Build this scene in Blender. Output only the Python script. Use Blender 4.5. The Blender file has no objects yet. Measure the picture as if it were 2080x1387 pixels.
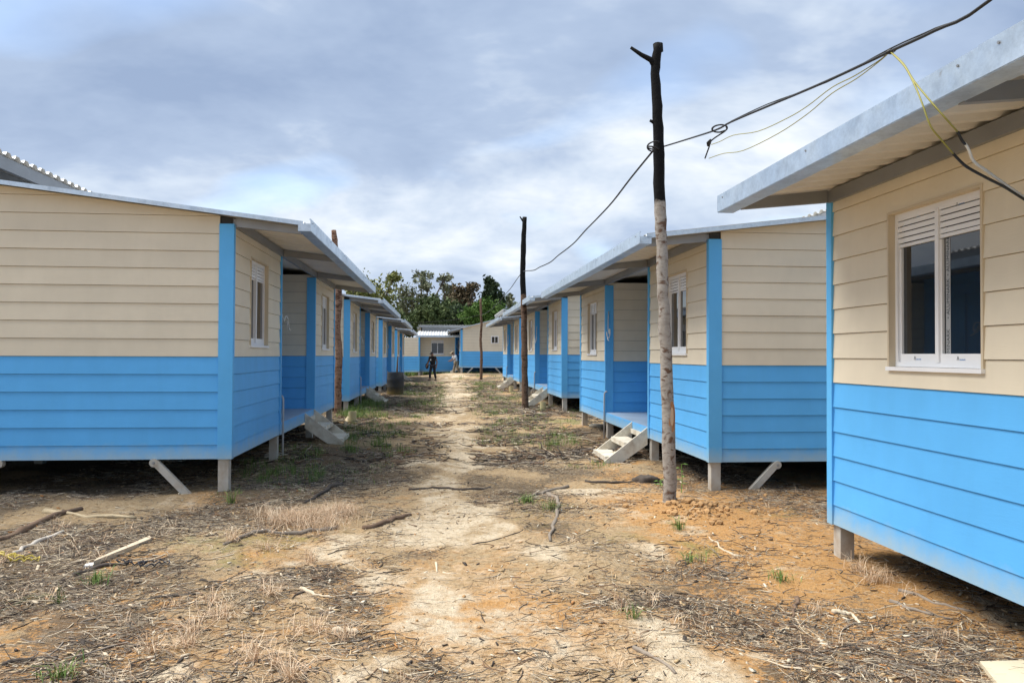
import bpy, bmesh, math, random
import numpy as np
from mathutils import Vector, Matrix
random.seed(7); rng = np.random.default_rng(11)
S = bpy.context.scene
COL = S.collection
# ------------------------------------------------------------------ camera
CAM = np.array([0, 0, 1.55]); FPX, PW, PH = 1580.0, 2080, 1387
yaw, pitch, roll = [math.radians(v) for v in (5.277, .995, .248)]
f0 = np.array([math.sin(yaw), math.cos(yaw), 0]); r0 = np.array([math.cos(yaw), -math.sin(yaw), 0]); up = np.array([0, 0, 1.])
cd_ = math.cos(pitch)*f0+math.sin(pitch)*up; cu_ = -math.sin(pitch)*f0+math.cos(pitch)*up
CR = math.cos(roll)*r0+math.sin(roll)*cu_; CU = -math.sin(roll)*r0+math.cos(roll)*cu_
cam = bpy.data.cameras.new('camera'); cam.sensor_width = 36; cam.lens = 36*FPX/PW; cam.clip_end = 4000; cam.clip_start = .05
co = bpy.data.objects.new('camera', cam); COL.objects.link(co)
co.matrix_world = Matrix(((CR[0], CU[0], -cd_[0], 0), (CR[1], CU[1], -cd_[1], 0), (CR[2], CU[2], -cd_[2], CAM[2]), (0, 0, 0, 1)))
S.camera = co
# ------------------------------------------------------------------ sky and sun
SUN_EL, SUN_AZ = math.radians(62), math.radians(285)      # azimuth clockwise from +Y: high on the left, a little ahead
world = bpy.data.worlds.new('World'); S.world = world; world.use_nodes = True
wn = world.node_tree; wn.nodes.clear()
def N(t, typ, **kw):
    n = t.nodes.new(typ)
    for k, v in kw.items(): setattr(n, k, v)
    return n
def LK(t, a, b): t.links.new(a, b)
def math_(t, op, a, b=None, clamp=False):
    n = N(t, 'ShaderNodeMath', operation=op, use_clamp=clamp)
    for i, v in enumerate((a, b)):
        if v is None: continue
        if isinstance(v, (int, float)): n.inputs[i].default_value = v
        else: LK(t, v, n.inputs[i])
    return n.outputs[0]
def noise_(t, vec, scale, detail=4, rough=.55, dist=0.):
    n = N(t, 'ShaderNodeTexNoise'); n.inputs['Scale'].default_value = scale; n.inputs['Detail'].default_value = detail
    n.inputs['Roughness'].default_value = rough; n.inputs['Distortion'].default_value = dist
    if vec is not None: LK(t, vec, n.inputs['Vector'])
    return n.outputs['Fac']
def ramp_(t, fac, stops, interp='LINEAR'):
    n = N(t, 'ShaderNodeValToRGB'); cr = n.color_ramp; cr.interpolation = interp
    while len(cr.elements) < len(stops): cr.elements.new(.5)
    for e, (p, c) in zip(cr.elements, stops):
        e.position = p; e.color = (*c, 1) if len(c) == 3 else c
    LK(t, fac, n.inputs[0]); return n.outputs[0]
def mix_(t, fac, a, b, blend='MIX'):
    n = N(t, 'ShaderNodeMix', data_type='RGBA', blend_type=blend)
    for sock, v in ((n.inputs[0], fac), (n.inputs[6], a), (n.inputs[7], b)):
        if isinstance(v, (int, float)): sock.default_value = v
        elif isinstance(v, tuple): sock.default_value = (*v, 1) if len(v) == 3 else v
        else: LK(t, v, sock)
    return n.outputs[2]
sky = N(wn, 'ShaderNodeTexSky', sky_type='NISHITA'); sky.sun_disc = False
sky.sun_elevation = SUN_EL; sky.sun_rotation = SUN_AZ; sky.air_density = 1.0; sky.dust_density = .8; sky.ozone_density = 1.5
tc = N(wn, 'ShaderNodeTexCoord'); sx = N(wn, 'ShaderNodeSeparateXYZ'); LK(wn, tc.outputs['Generated'], sx.inputs[0])
zc = math_(wn, 'MAXIMUM', sx.outputs[2], 0.0)
den = math_(wn, 'ADD', zc, .34)
cx_ = N(wn, 'ShaderNodeCombineXYZ')
LK(wn, math_(wn, 'DIVIDE', sx.outputs[0], den), cx_.inputs[0]); LK(wn, math_(wn, 'DIVIDE', sx.outputs[1], den), cx_.inputs[1])
mp = N(wn, 'ShaderNodeMapping'); mp.inputs['Location'].default_value = (2.75, .65, 3.1); mp.inputs['Scale'].default_value = (1.25, 1.6, 1); mp.inputs['Rotation'].default_value = (0, 0, .35)
LK(wn, cx_.outputs[0], mp.inputs[0])
n1 = noise_(wn, mp.outputs[0], 1.0, 6, .56, .25)
n2 = noise_(wn, mp.outputs[0], 3.2, 4, .6, .3)
dens = math_(wn, 'ADD', math_(wn, 'MULTIPLY', n1, .75), math_(wn, 'MULTIPLY', n2, .25))
shade = ramp_(wn, dens, [(.35, (3.6, 3.75, 3.9)), (.45, (2.45, 2.8, 3.3)), (.53, (1.65, 2.05, 2.75)), (.66, (1.2, 1.58, 2.3))])
hz = math_(wn, 'POWER', math_(wn, 'SUBTRACT', 1.0, zc, True), 9.0)
clouds = mix_(wn, math_(wn, 'MULTIPLY', hz, .6), shade, (2.95, 3.3, 3.75))
gap = ramp_(wn, noise_(wn, mp.outputs[0], 1.4, 2, .5, .2), [(.34, (.45, .45, .45)), (.46, (0, 0, 0))])
skyc = mix_(wn, gap, clouds, sky.outputs[0])
bg = N(wn, 'ShaderNodeBackground'); bg.inputs['Strength'].default_value = .10
LK(wn, skyc, bg.inputs[0]); wo = N(wn, 'ShaderNodeOutputWorld'); LK(wn, bg.outputs[0], wo.inputs[0])
sl = bpy.data.lights.new('sun', 'SUN'); sl.energy = 2.2; sl.angle = math.radians(50); sl.color = (1, .95, .87)
so = bpy.data.objects.new('sun', sl); COL.objects.link(so)
sd = Vector((math.sin(SUN_AZ)*math.cos(SUN_EL), math.cos(SUN_AZ)*math.cos(SUN_EL), math.sin(SUN_EL)))
so.rotation_euler = sd.to_track_quat('Z', 'Y').to_euler(); so.location = (-20, -20, 40)
S.view_settings.view_transform = 'Standard'; S.view_settings.look = 'None'; S.view_settings.gamma = 1
S.view_settings.use_curve_mapping = False; S.view_settings.exposure = 1.52
world.cycles.sampling_method = 'MANUAL'; world.cycles.sample_map_resolution = 512
S.cycles.max_bounces = 5; S.cycles.diffuse_bounces = 3; S.cycles.glossy_bounces = 3; S.cycles.transparent_max_bounces = 4; S.cycles.use_denoising = True

# ------------------------------------------------------------------ pixel helpers (survey the photo, place in the world)
def ray(px, py): return cd_*FPX+CR*(px-PW/2)+CU*(PH/2-py)
def atY(px, py, Y): v = ray(px, py); return CAM+v*(Y/v[1])
def atX(px, py, X): v = ray(px, py); return CAM+v*(X/v[0])
# ------------------------------------------------------------------ noise + ground height
def hash2(ix, iy, seed):
    h = (ix.astype(np.int64)*374761393+iy.astype(np.int64)*668265263+seed*1442695041) & 0xffffffff
    h = ((h ^ (h >> 13))*1274126177) & 0xffffffff
    return ((h ^ (h >> 16)) & 0xffff)/65535.0
def vnoise(x, y, seed=0):
    ix, iy = np.floor(x), np.floor(y); fx, fy = x-ix, y-iy
    fx = fx*fx*(3-2*fx); fy = fy*fy*(3-2*fy)
    a = hash2(ix, iy, seed); b = hash2(ix+1, iy, seed); c = hash2(ix, iy+1, seed); d = hash2(ix+1, iy+1, seed)
    return (a*(1-fx)+b*fx)*(1-fy)+(c*(1-fx)+d*fx)*fy
def fbm(x, y, seed=0, o=4):
    s = 0; a = .5; t = 0
    for i in range(o):
        s = s+a*vnoise(x, y, seed+i*17); t += a; x = x*2.03+5.1; y = y*2.03-3.7; a *= .5
    return s/t
CTRL = np.array([(-2.3, 8.7, .033), (-4.5, 8.6, .03), (3.1, 8.65, .0), (3.07, 5.83, -.015), (-2.3, 19.8, .12), (-1.6, 13.4, .05), (2.4, 15.5, .0), (3.1, 19.5, .12),
    (3.2, 30.7, .11), (-2.3, 30, .1), (-.4, 46, .03), (1.4, 52, .33), (3.5, 51, .34), (-1.5, 56, -.13), (-1.6, 29, .1), (0, 4, -.03), (.3, 12, .02), (-3, 4, -.02), (0, 22, .08),
    (.5, 33, .08), (0, 60, -.2), (10, 60, -.1), (-12, 60, -.1), (8, 10, 0), (-10, 10, .03), (8, 30, .1), (-10, 30, .1), (0, 0, -.03), (2.35, 7.7, .02)])
def gz(x, y):
    x = np.asarray(x, float); y = np.asarray(y, float)
    num = 0; den_ = 1e-9
    for cx, cy, cz in CTRL:
        w = 1/(((x-cx)**2+((y-cy)*.8)**2)+.6)**1.6
        num = num+w*cz; den_ = den_+w
    z = num/den_
    far = np.clip((np.hypot(x, y-30)-60)/60, 0, 1)
    z = z*(1-far)+(-.2)*far
    near = np.clip(1-(np.hypot(x, y)-20)/20, 0, 1)
    z = z+near*((fbm(x*.9, y*.9, 3, 3)-.5)*.10+(fbm(x*4, y*4, 9, 3)-.5)*.045)
    d = np.hypot(x-2.42, y-7.6)                       # spoil heap at the foot of the near pole
    z = z+.07*np.exp(-(d/.30)**2)*(0.6+.8*fbm(x*7, y*7, 31, 3))
    return z
def onground(px, py, dz=0.):
    v = ray(px, py); z = 0.
    for _ in range(12):
        P = CAM+v*((z-CAM[2])/v[2]); z = .5*z+.5*(float(gz(P[0], P[1]))+dz)
    return np.array([P[0], P[1], z])

# ------------------------------------------------------------------ material helpers
MATS = {}
def mat(name, color, rough=.7, metal=0., bump=None, var=0., spec=.5, extra=None, objvar=0., ior=None):
    """plain principled + noise colour variation + bump. bump=(scale,strength,dist)"""
    m = bpy.data.materials.new(name); m.use_nodes = True; t = m.node_tree
    b = t.nodes['Principled BSDF']; b.inputs['Roughness'].default_value = rough; b.inputs['Metallic'].default_value = metal
    b.inputs['Specular IOR Level'].default_value = spec
    if ior: b.inputs['IOR'].default_value = ior
    c = color
    tcn = N(t, 'ShaderNodeTexCoord'); vec = tcn.outputs['Object']
    if var or objvar or extra:
        col = N(t, 'ShaderNodeRGB'); col.outputs[0].default_value = (*color, 1); c = col.outputs[0]
        if var:
            f = noise_(t, vec, 1.7, 3, .65)
            c = mix_(t, 1.0, c, ramp_(t, f, [(.3, (1-var,)*3), (.7, (1+var,)*3)]), 'MULTIPLY')
        if objvar:
            oi = N(t, 'ShaderNodeObjectInfo')
            g = math_(t, 'ADD', math_(t, 'MULTIPLY', oi.outputs['Random'], 2*objvar), 1-objvar)
            gc = N(t, 'ShaderNodeCombineColor'); [LK(t, g, gc.inputs[i]) for i in range(3)]
            c = mix_(t, 1.0, c, gc.outputs[0], 'MULTIPLY')
        if extra: c = extra(t, vec, c, b)
        LK(t, c, b.inputs['Base Color'])
    else: b.inputs['Base Color'].default_value = (*color, 1)
    if bump:
        bn = N(t, 'ShaderNodeBump'); bn.inputs['Strength'].default_value = bump[1]; bn.inputs['Distance'].default_value = bump[2]
        LK(t, noise_(t, vec, bump[0], 5, .6), bn.inputs['Height']); LK(t, bn.outputs[0], b.inputs['Normal'])
    MATS[name] = m; return m
def siding_extra(t, vec, c, b):
    sep = N(t, 'ShaderNodeSeparateXYZ'); LK(t, vec, sep.inputs[0])
    # dust splashed up on the lowest board, streaks
    s = noise_(t, vec, 6, 5, .7)
    h = math_(t, 'SUBTRACT', math_(t, 'ADD', .17, math_(t, 'MULTIPLY', math_(t, 'SUBTRACT', s, .5), .22)), sep.outputs[2])
    d = math_(t, 'MULTIPLY', math_(t, 'MULTIPLY', h, 6.0, True), .6)
    c = mix_(t, d, c, (.42, .49, .45))
    mpn = N(t, 'ShaderNodeMapping'); mpn.inputs['Scale'].default_value = (9, 9, 1.2); LK(t, vec, mpn.inputs[0])
    st = noise_(t, mpn.outputs[0], 1.0, 3, .6)
    c = mix_(t, 1.0, c, ramp_(t, st, [(.32, (.985, .985, .98)), (.6, (1.005, 1.005, 1.005))]), 'MULTIPLY')
    return c
def siding_mat(name, col):
    m = mat(name, col, .6, var=.05, objvar=.035, extra=siding_extra, spec=.3)
    t = m.node_tree; b = t.nodes['Principled BSDF']; tcn = N(t, 'ShaderNodeTexCoord')
    mpn = N(t, 'ShaderNodeMapping'); mpn.inputs['Scale'].default_value = (14, 14, 90); LK(t, tcn.outputs['Object'], mpn.inputs[0])
    bn = N(t, 'ShaderNodeBump'); bn.inputs['Strength'].default_value = .25; bn.inputs['Distance'].default_value = .003
    LK(t, noise_(t, mpn.outputs[0], 1.0, 2, .6), bn.inputs['Height']); LK(t, bn.outputs[0], b.inputs['Normal'])
    return m
CREAM = siding_mat('cream_siding', (.70, .625, .485)); BLUE = siding_mat('blue_siding', (.105, .42, .82))
TRIM = siding_mat('blue_trim', (.11, .43, .80))
SUBST = mat('dark_wall_membrane', (.05, .05, .05), .9)
LINING = mat('tan_lining', (.58, .49, .35), .7, var=.05)
def galv_extra(t, vec, c, b):
    v = N(t, 'ShaderNodeTexVoronoi'); v.inputs['Scale'].default_value = 70; LK(t, vec, v.inputs['Vector'])
    c = mix_(t, 1.0, c, ramp_(t, v.outputs['Color'], [(0, (.95, .95, .95)), (1, (1.04, 1.04, 1.04))]), 'MULTIPLY')
    w = noise_(t, vec, 3.2, 6, .7)
    LK(t, ramp_(t, w, [(.3, (.28,)*3), (.7, (.52,)*3)]), b.inputs['Roughness'])
    c = mix_(t, 1.0, c, ramp_(t, noise_(t, vec, 7, 5, .75), [(.34, (.82, .83, .84)), (.5, (1.0, 1.0, 1.0)), (.66, (1.12, 1.12, 1.12))]), 'MULTIPLY')
    rust = ramp_(t, noise_(t, vec, 9, 4, .75), [(.66, (0, 0, 0)), (.76, (.5, .5, .5))])
    return mix_(t, rust, c, (.30, .22, .15))
GALV = mat('galvanised_steel', (.60, .68, .75), .4, .85, var=.08, extra=galv_extra)
STEEL = mat('dull_steel', (.30, .31, .32), .5, .6, var=.12, bump=(30, .1, .002))
ROOFM = mat('roof_sheet', (.66, .67, .67), .42, .35, var=.08)
def under_extra(t, vec, c, b):
    return mix_(t, ramp_(t, noise_(t, vec, 2, 5, .7), [(.35, (0, 0, 0)), (.75, (.35, .35, .35))]), c, (.40, .38, .34))
ROOFU = mat('roof_underside', (.74, .71, .64), .55, .1, extra=under_extra)
WHITE = mat('white_aluminium', (.80, .80, .80), .35, 0, var=.03)
GLASS = mat('dark_window_glass', (.012, .015, .018), .025, 0, spec=.5, ior=1.65)
DARK = mat('dark_floor_frame', (.05, .045, .04), .9)
CONC = mat('concrete', (.42, .40, .35), .85, bump=(25, .4, .006), var=.14)
def conc_dirt(t, vec, c, b):
    return mix_(t, ramp_(t, noise_(t, vec, 5, 6, .7), [(.45, (0, 0, 0)), (.7, (.6, .6, .6))]), c, (.33, .23, .13))
POST = mat('concrete_post', (.47, .45, .40), .85, bump=(30, .35, .005), var=.1, extra=conc_dirt)
STEPM = mat('weathered_step_board', (.64, .60, .50), .8, bump=(18, .3, .004), var=.16, extra=conc_dirt)
DECK = mat('porch_deck', (.27, .36, .47), .6, var=.12, bump=(20, .2, .003))
PIPE = mat('grey_pipe', (.45, .46, .47), .5, 0)
CABLEW = mat('white_cable', (.7, .7, .66), .5); CABLEB = mat('black_cable', (.012, .012, .012), .6); CABLEY = mat('yellow_wire', (.27, .25, .05), .6)
INK = mat('printed_ink', (.04, .045, .05), .6); INKB = mat('blue_ink', (.08, .25, .55), .6); FILMW = mat('clear_film_strip', (.36, .37, .375), .4)

# ------------------------------------------------------------------ mesh builder
class MB:
    def __init__(s): s.v = []; s.f = []; s.m = []; s.mats = []
    def mi(s, m):
        if m not in s.mats: s.mats.append(m)
        return s.mats.index(m)
    def add(s, vs, fs, m):
        o = len(s.v); i = s.mi(m); s.v += [tuple(map(float, p)) for p in vs]
        for f in fs: s.f.append(tuple(o+k for k in f)); s.m.append(i)
        return s
    def box(s, x0, x1, y0, y1, z0, z1, m):
        return s.add([(x0, y0, z0), (x1, y0, z0), (x1, y1, z0), (x0, y1, z0), (x0, y0, z1), (x1, y0, z1), (x1, y1, z1), (x0, y1, z1)],
                     [(0, 3, 2, 1), (4, 5, 6, 7), (0, 1, 5, 4), (1, 2, 6, 5), (2, 3, 7, 6), (3, 0, 4, 7)], m)
    def hexa(s, P, m):   # 8 corners, bottom 4 then top 4
        return s.add(P, [(0, 3, 2, 1), (4, 5, 6, 7), (0, 1, 5, 4), (1, 2, 6, 5), (2, 3, 7, 6), (3, 0, 4, 7)], m)
    def prism(s, A, B, m):  # two matching polygons
        n = len(A); return s.add(list(A)+list(B), [tuple(range(n))[::-1], tuple(range(n, 2*n))]+[(i, (i+1) % n, n+(i+1) % n, n+i) for i in range(n)], m)
    def tube(s, pts, rad, n, m, cap=True, jit=0.):
        pts = [Vector(p) for p in pts]; k = len(pts); rad = rad if hasattr(rad, '__len__') else [rad]*k
        rings = []; ref = None
        for i, p in enumerate(pts):
            d = (pts[min(i+1, k-1)]-pts[max(i-1, 0)]).normalized()
            if ref is None: ref = d.orthogonal().normalized()
            ref = (ref-d*ref.dot(d)); ref = ref.normalized() if ref.length > 1e-6 else d.orthogonal().normalized()
            bi = d.cross(ref)
            rings.append([p+(ref*math.cos(a)+bi*math.sin(a))*rad[i]*(1+random.uniform(-jit, jit)) for a in [2*math.pi*q/n for q in range(n)]])
        vs = [q for r in rings for q in r]; fs = []
        for i in range(k-1):
            for q in range(n): fs.append((i*n+q, i*n+(q+1) % n, (i+1)*n+(q+1) % n, (i+1)*n+q))
        if cap: fs.append(tuple(range(n))[::-1]); fs.append(tuple((k-1)*n+q for q in range(n)))
        return s.add(vs, fs, m)
    def mesh(s, name, smooth=False, fix=True):
        me = bpy.data.meshes.new(name); me.from_pydata(s.v, [], s.f)
        for m in s.mats: me.materials.append(m)
        me.polygons.foreach_set('material_index', s.m)
        if fix:
            bm = bmesh.new(); bm.from_mesh(me); bmesh.ops.recalc_face_normals(bm, faces=bm.faces); bm.to_mesh(me); bm.free()
        if smooth: me.polygons.foreach_set('use_smooth', [True]*len(me.polygons))
        me.update(); return me
def link(name, me, parent=None, loc=None, rz=0.):
    o = bpy.data.objects.new(name, me); COL.objects.link(o)
    if parent: o.parent = parent
    if loc is not None: o.location = [float(q) for q in loc]
    if rz: o.rotation_euler = (0, 0, rz)
    return o
def tag(o, label, cat=None, group=None, kind=None):
    o['label'] = label
    if cat: o['category'] = cat
    if group: o['group'] = group
    if kind: o['kind'] = kind
    return o
def thing(name, label, cat, loc, rz=0., group=None): return tag(link(name, None, None, loc, rz), label, cat, group)
def text_mesh(s, size, m):
    cu = bpy.data.curves.new('txt', 'FONT'); cu.body = s; cu.size = size; cu.align_x = 'LEFT'; cu.resolution_u = 2; cu.extrude = .0004
    o = bpy.data.objects.new('txt', cu); COL.objects.link(o)
    dg = bpy.context.evaluated_depsgraph_get(); me = bpy.data.meshes.new_from_object(o.evaluated_get(dg))
    bpy.data.objects.remove(o); bpy.data.curves.remove(cu); me.materials.clear(); me.materials.append(m); return me

# ================================================================== THE GROUND
def pathc(y): return np.interp(y, [3, 5, 7, 8.5, 10, 13, 16, 20, 26, 34, 46, 60], [.45, .35, .2, .02, .05, .22, .33, .4, .5, .62, .7, .7])
def masks(x, y):
    n1, n2, n3 = fbm(x*.55, y*.42, 21, 4), fbm(x*1.1+9, y*.9, 41, 4), fbm(x*2.3, y*1.8, 61, 4)
    dx = x-pathc(y)
    pw = np.interp(y, [3, 4.5, 6, 7.5, 9, 12, 18, 30, 50], [1.4, 1.3, 1.1, .65, .45, .45, .5, .6, .7])*(.6+.9*n1)
    path = np.clip(1.3-np.abs(dx)/pw+(n3-.5)*3.0, 0, 1)*np.clip(.2+1.6*n2, 0, 1.2)
    sand = np.clip(path*np.interp(y, [3, 5, 7.5, 9], [.42, .5, .58, .60])+np.clip((n1-.50)*5, 0, 1)*(y < 9)*.85+np.clip((n3-.56)*5, 0, 1)*.55, 0, 1)
    right = np.clip((x-1.3)/.9, 0, 1)*np.clip((11-y)/3, 0, 1)
    edges = np.exp(-((np.abs(x-.45)-2.35)/.75)**2)
    centre = np.exp(-((x-.25)/.95)**2-((y-5.2)/1.3)**2)
    clay = np.clip(right*(.55+1.2*(n2-.25))+.28*np.clip((fbm(x*.8+3, y*.7, 55, 3)-.45)*4, 0, 1)*(y < 12)+edges*np.clip((n3-.42)*3.2, 0, 1)*.9+centre*np.clip(.45+1.6*(n2-.35), 0, 1)*1.0, 0, 1)
    mul = np.clip((n2-.40+.10*np.clip((y-7)/2, 0, 1))*3.4, 0, 1)*np.clip(1-path*1.15, 0, 1)*(1-.45*right)
    mul = np.clip(mul+np.clip((n3-.52)*3, 0, 1)*.5*np.clip(1-path*1.2, 0, 1)*np.clip((y-7)/3, 0.35, 1), 0, 1)
    moss = np.clip((fbm(x*1.0, y*.8, 77, 4)-.56)*5, 0, 1)*np.clip(1-path*1.3, 0, 1)*np.where(y > 9, np.clip(edges*1.1+.15, 0, 1), .55)
    moss = np.where(y > 57.5, 1.0, moss)
    return sand, clay, mul, moss
def axis(segs):
    out = []
    for a, b, st in segs: out += list(np.arange(a, b, st))
    return np.array(out+[segs[-1][1]])
gx = axis([(-900, -100, 200), (-100, -20, 10), (-20, -7, 1), (-7, -4, .16), (-4, 4.4, .055), (4.4, 7, .16), (7, 20, 1), (20, 100, 10), (100, 900, 200)])
gy = axis([(-300, -20, 40), (-20, 1, 1.5), (1, 3, .25), (3, 9.5, .05), (9.5, 14, .09), (14, 24, .16), (24, 60, .45), (60, 120, 5), (120, 1500, 138)])
GX, GY = np.meshgrid(gx, gy); GZ = gz(GX, GY)
nx, ny = len(gx), len(gy)
me = bpy.data.meshes.new('ground')
vs = np.stack([GX, GY, GZ], -1).reshape(-1, 3)
ii = (np.arange(ny-1)[:, None]*nx+np.arange(nx-1)[None]).ravel()
fc = np.stack([ii, ii+1, ii+nx+1, ii+nx], -1)
me.vertices.add(len(vs)); me.vertices.foreach_set('co', vs.ravel())
me.loops.add(fc.size); me.loops.foreach_set('vertex_index', fc.ravel())
me.polygons.add(len(fc)); me.polygons.foreach_set('loop_start', np.arange(0, fc.size, 4)); me.polygons.foreach_set('loop_total', np.full(len(fc), 4))
me.update(); me.validate(); me.polygons.foreach_set('use_smooth', [True]*len(fc))
ms = masks(GX.ravel(), GY.ravel())
for nm, a in zip(('sand', 'clay', 'mulch', 'moss'), ms):
    at = me.attributes.new(nm, 'FLOAT', 'POINT'); at.data.foreach_set('value', a.astype(np.float32))
gm = bpy.data.materials.new('bare_earth'); gm.use_nodes = True; t = gm.node_tree; b = t.nodes['Principled BSDF']; b.inputs['Roughness'].default_value = .95; b.inputs['Specular IOR Level'].default_value = .15
vec = N(t, 'ShaderNodeTexCoord').outputs['Object']
con = lambda f, k: math_(t, 'ADD', math_(t, 'MULTIPLY', math_(t, 'SUBTRACT', f, .5), k), .5, True)
f1 = con(noise_(t, vec, 5, 6, .7), 1.6); f2 = con(noise_(t, vec, 24, 5, .75), 2.6); f3 = con(noise_(t, vec, 85, 3, .7), 2.6)
def A(nm): n = N(t, 'ShaderNodeAttribute'); n.attribute_name = nm; return n.outputs['Fac']
def thr(a, k=1.0, lo=.42, hi=.62, nz=f1):
    s = math_(t, 'ADD', a, math_(t, 'MULTIPLY', math_(t, 'SUBTRACT', nz, .5), 1.5*k))
    return math_(t, 'DIVIDE', math_(t, 'SUBTRACT', s, lo), hi-lo, True)
c = mix_(t, f2, (.25, .165, .08), (.58, .435, .265))
c = mix_(t, thr(A('clay'), .8, .25, .7), c, mix_(t, f2, (.40, .20, .065), (.60, .355, .15)))
c = mix_(t, thr(A('sand'), 1.1, .3, .95), c, mix_(t, f2, (.46, .35, .22), (.78, .67, .50)))
c = mix_(t, math_(t, 'MULTIPLY', thr(A('moss'), 1, .4, .8), .6), c, mix_(t, f2, (.09, .12, .03), (.26, .27, .09)))
c = mix_(t, math_(t, 'MULTIPLY', thr(A('mulch'), 1.0, .35, .75, f2), .85), c, mix_(t, f3, (.035, .027, .02), (.20, .15, .10)))
stn = N(t, 'ShaderNodeMapping'); stn.inputs['Scale'].default_value = (14, 34, 20); LK(t, vec, stn.inputs[0])
chip = noise_(t, stn.outputs[0], 1.0, 5, .75, 1.2)
c = mix_(t, ramp_(t, chip, [(.575, (0, 0, 0)), (.64, (.7, .7, .7))]), c, mix_(t, f2, (.33, .28, .21), (.60, .53, .42)))
c = mix_(t, ramp_(t, noise_(t, stn.outputs[0], 1.7, 5, .75, .8), [(.33, (.8, .8, .8)), (.42, (0, 0, 0))]), c, (.07, .055, .04))
LK(t, c, b.inputs['Base Color'])
bn = N(t, 'ShaderNodeBump'); bn.inputs['Strength'].default_value = .9; bn.inputs['Distance'].default_value = .03
LK(t, math_(t, 'ADD', math_(t, 'MULTIPLY', f1, .6), math_(t, 'ADD', math_(t, 'MULTIPLY', f2, .5), math_(t, 'MULTIPLY', chip, .35))), bn.inputs['Height']); LK(t, bn.outputs[0], b.inputs['Normal'])
me.materials.append(gm)
g = link('ground', me); g['kind'] = 'structure'; g['label'] = 'bare sandy earth strewn with bark, roots and wood chips between the houses'

# ================================================================== THE HOUSE MODULE
# local frame: facade plane x=0 facing +x, u=y along the facade 0..L, z=0 at the lower edge of the siding
a_, b_ = 2.564, 2.99; L_ = 2*a_+b_; REC = .78; HALF = 3.2; DEP = 6.4
ROWS = [0, .15]+[.15+.19*i for i in range(1, 20)]
WU0, WU1, WZ0, WZ1 = .80, 1.74, 1.215, 2.285           # window opening in a panel
BND = 1.10
def off(z, z0): return .016-.011*(z-z0)/.19
def clip(poly, fn):
    out = []
    for i, p in enumerate(poly):
        q = poly[(i+1) % len(poly)]; dp, dq = fn(p), fn(q)
        if dp >= 0: out.append(p)
        if (dp >= 0) != (dq >= 0):
            k = dp/(dp-dq); out.append((p[0]+(q[0]-p[0])*k, p[1]+(q[1]-p[1])*k))
    return out
def boards(mapf, rects_fn, zmax, topfn=None, allblue=False):
    """yield one MB per row; rects_fn(z0,z1) -> list of (s0,s1,za,zb) pieces of that row"""
    res = []
    for i in range(len(ROWS)-1):
        z0, z1 = ROWS[i], ROWS[i+1]
        if z0 >= zmax-.005: break
        m = BLUE if (z0 < BND-.01 or allblue) else CREAM
        groups = rects_fn(z0, min(z1, zmax))
        for grp in groups:
            mb = MB()
            for (s0, s1, za, zb) in grp:
                if abs(zb-z1) < 1e-6: zb -= .0035
                poly = [(s0, za), (s1, za), (s1, zb), (s0, zb)]
                if topfn: poly = clip(poly, topfn)
                if len(poly) < 3: continue
                A_ = [mapf(s, z, -.008) for s, z in poly]; B_ = [mapf(s, z, off(z, z0)) for s, z in poly]
                mb.prism(A_, B_, m)
            if mb.v: res.append(mb)
    return res
def panel_rects(s0, s1, w0=None, w1=None):
    def fn(z0, z1):
        if w0 is None or z1 <= WZ0 or z0 >= WZ1: return [[(s0, s1, z0, z1)]]
        if z0 >= WZ0 and z1 <= WZ1: return [[(s0, w0, z0, z1)], [(w1, s1, z0, z1)]]
        if z0 < WZ0: return [[(s0, w0, z0, z1), (w0, w1, z0, WZ0), (w1, s1, z0, z1)]]
        return [[(s0, w0, z0, z1), (w0, w1, WZ1, z1), (w1, s1, z0, z1)]]
    return fn
def joined(mbs, extra=None):
    r = MB()
    for q in ([extra] if extra else [])+mbs:
        for f, mi in zip(q.f, q.m): pass
        o = len(r.v); r.v += q.v
        mm = [r.mi(m) for m in q.mats]
        r.f += [tuple(o+k for k in f) for f in q.f]; r.m += [mm[k] for k in q.m]
    return r
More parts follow.
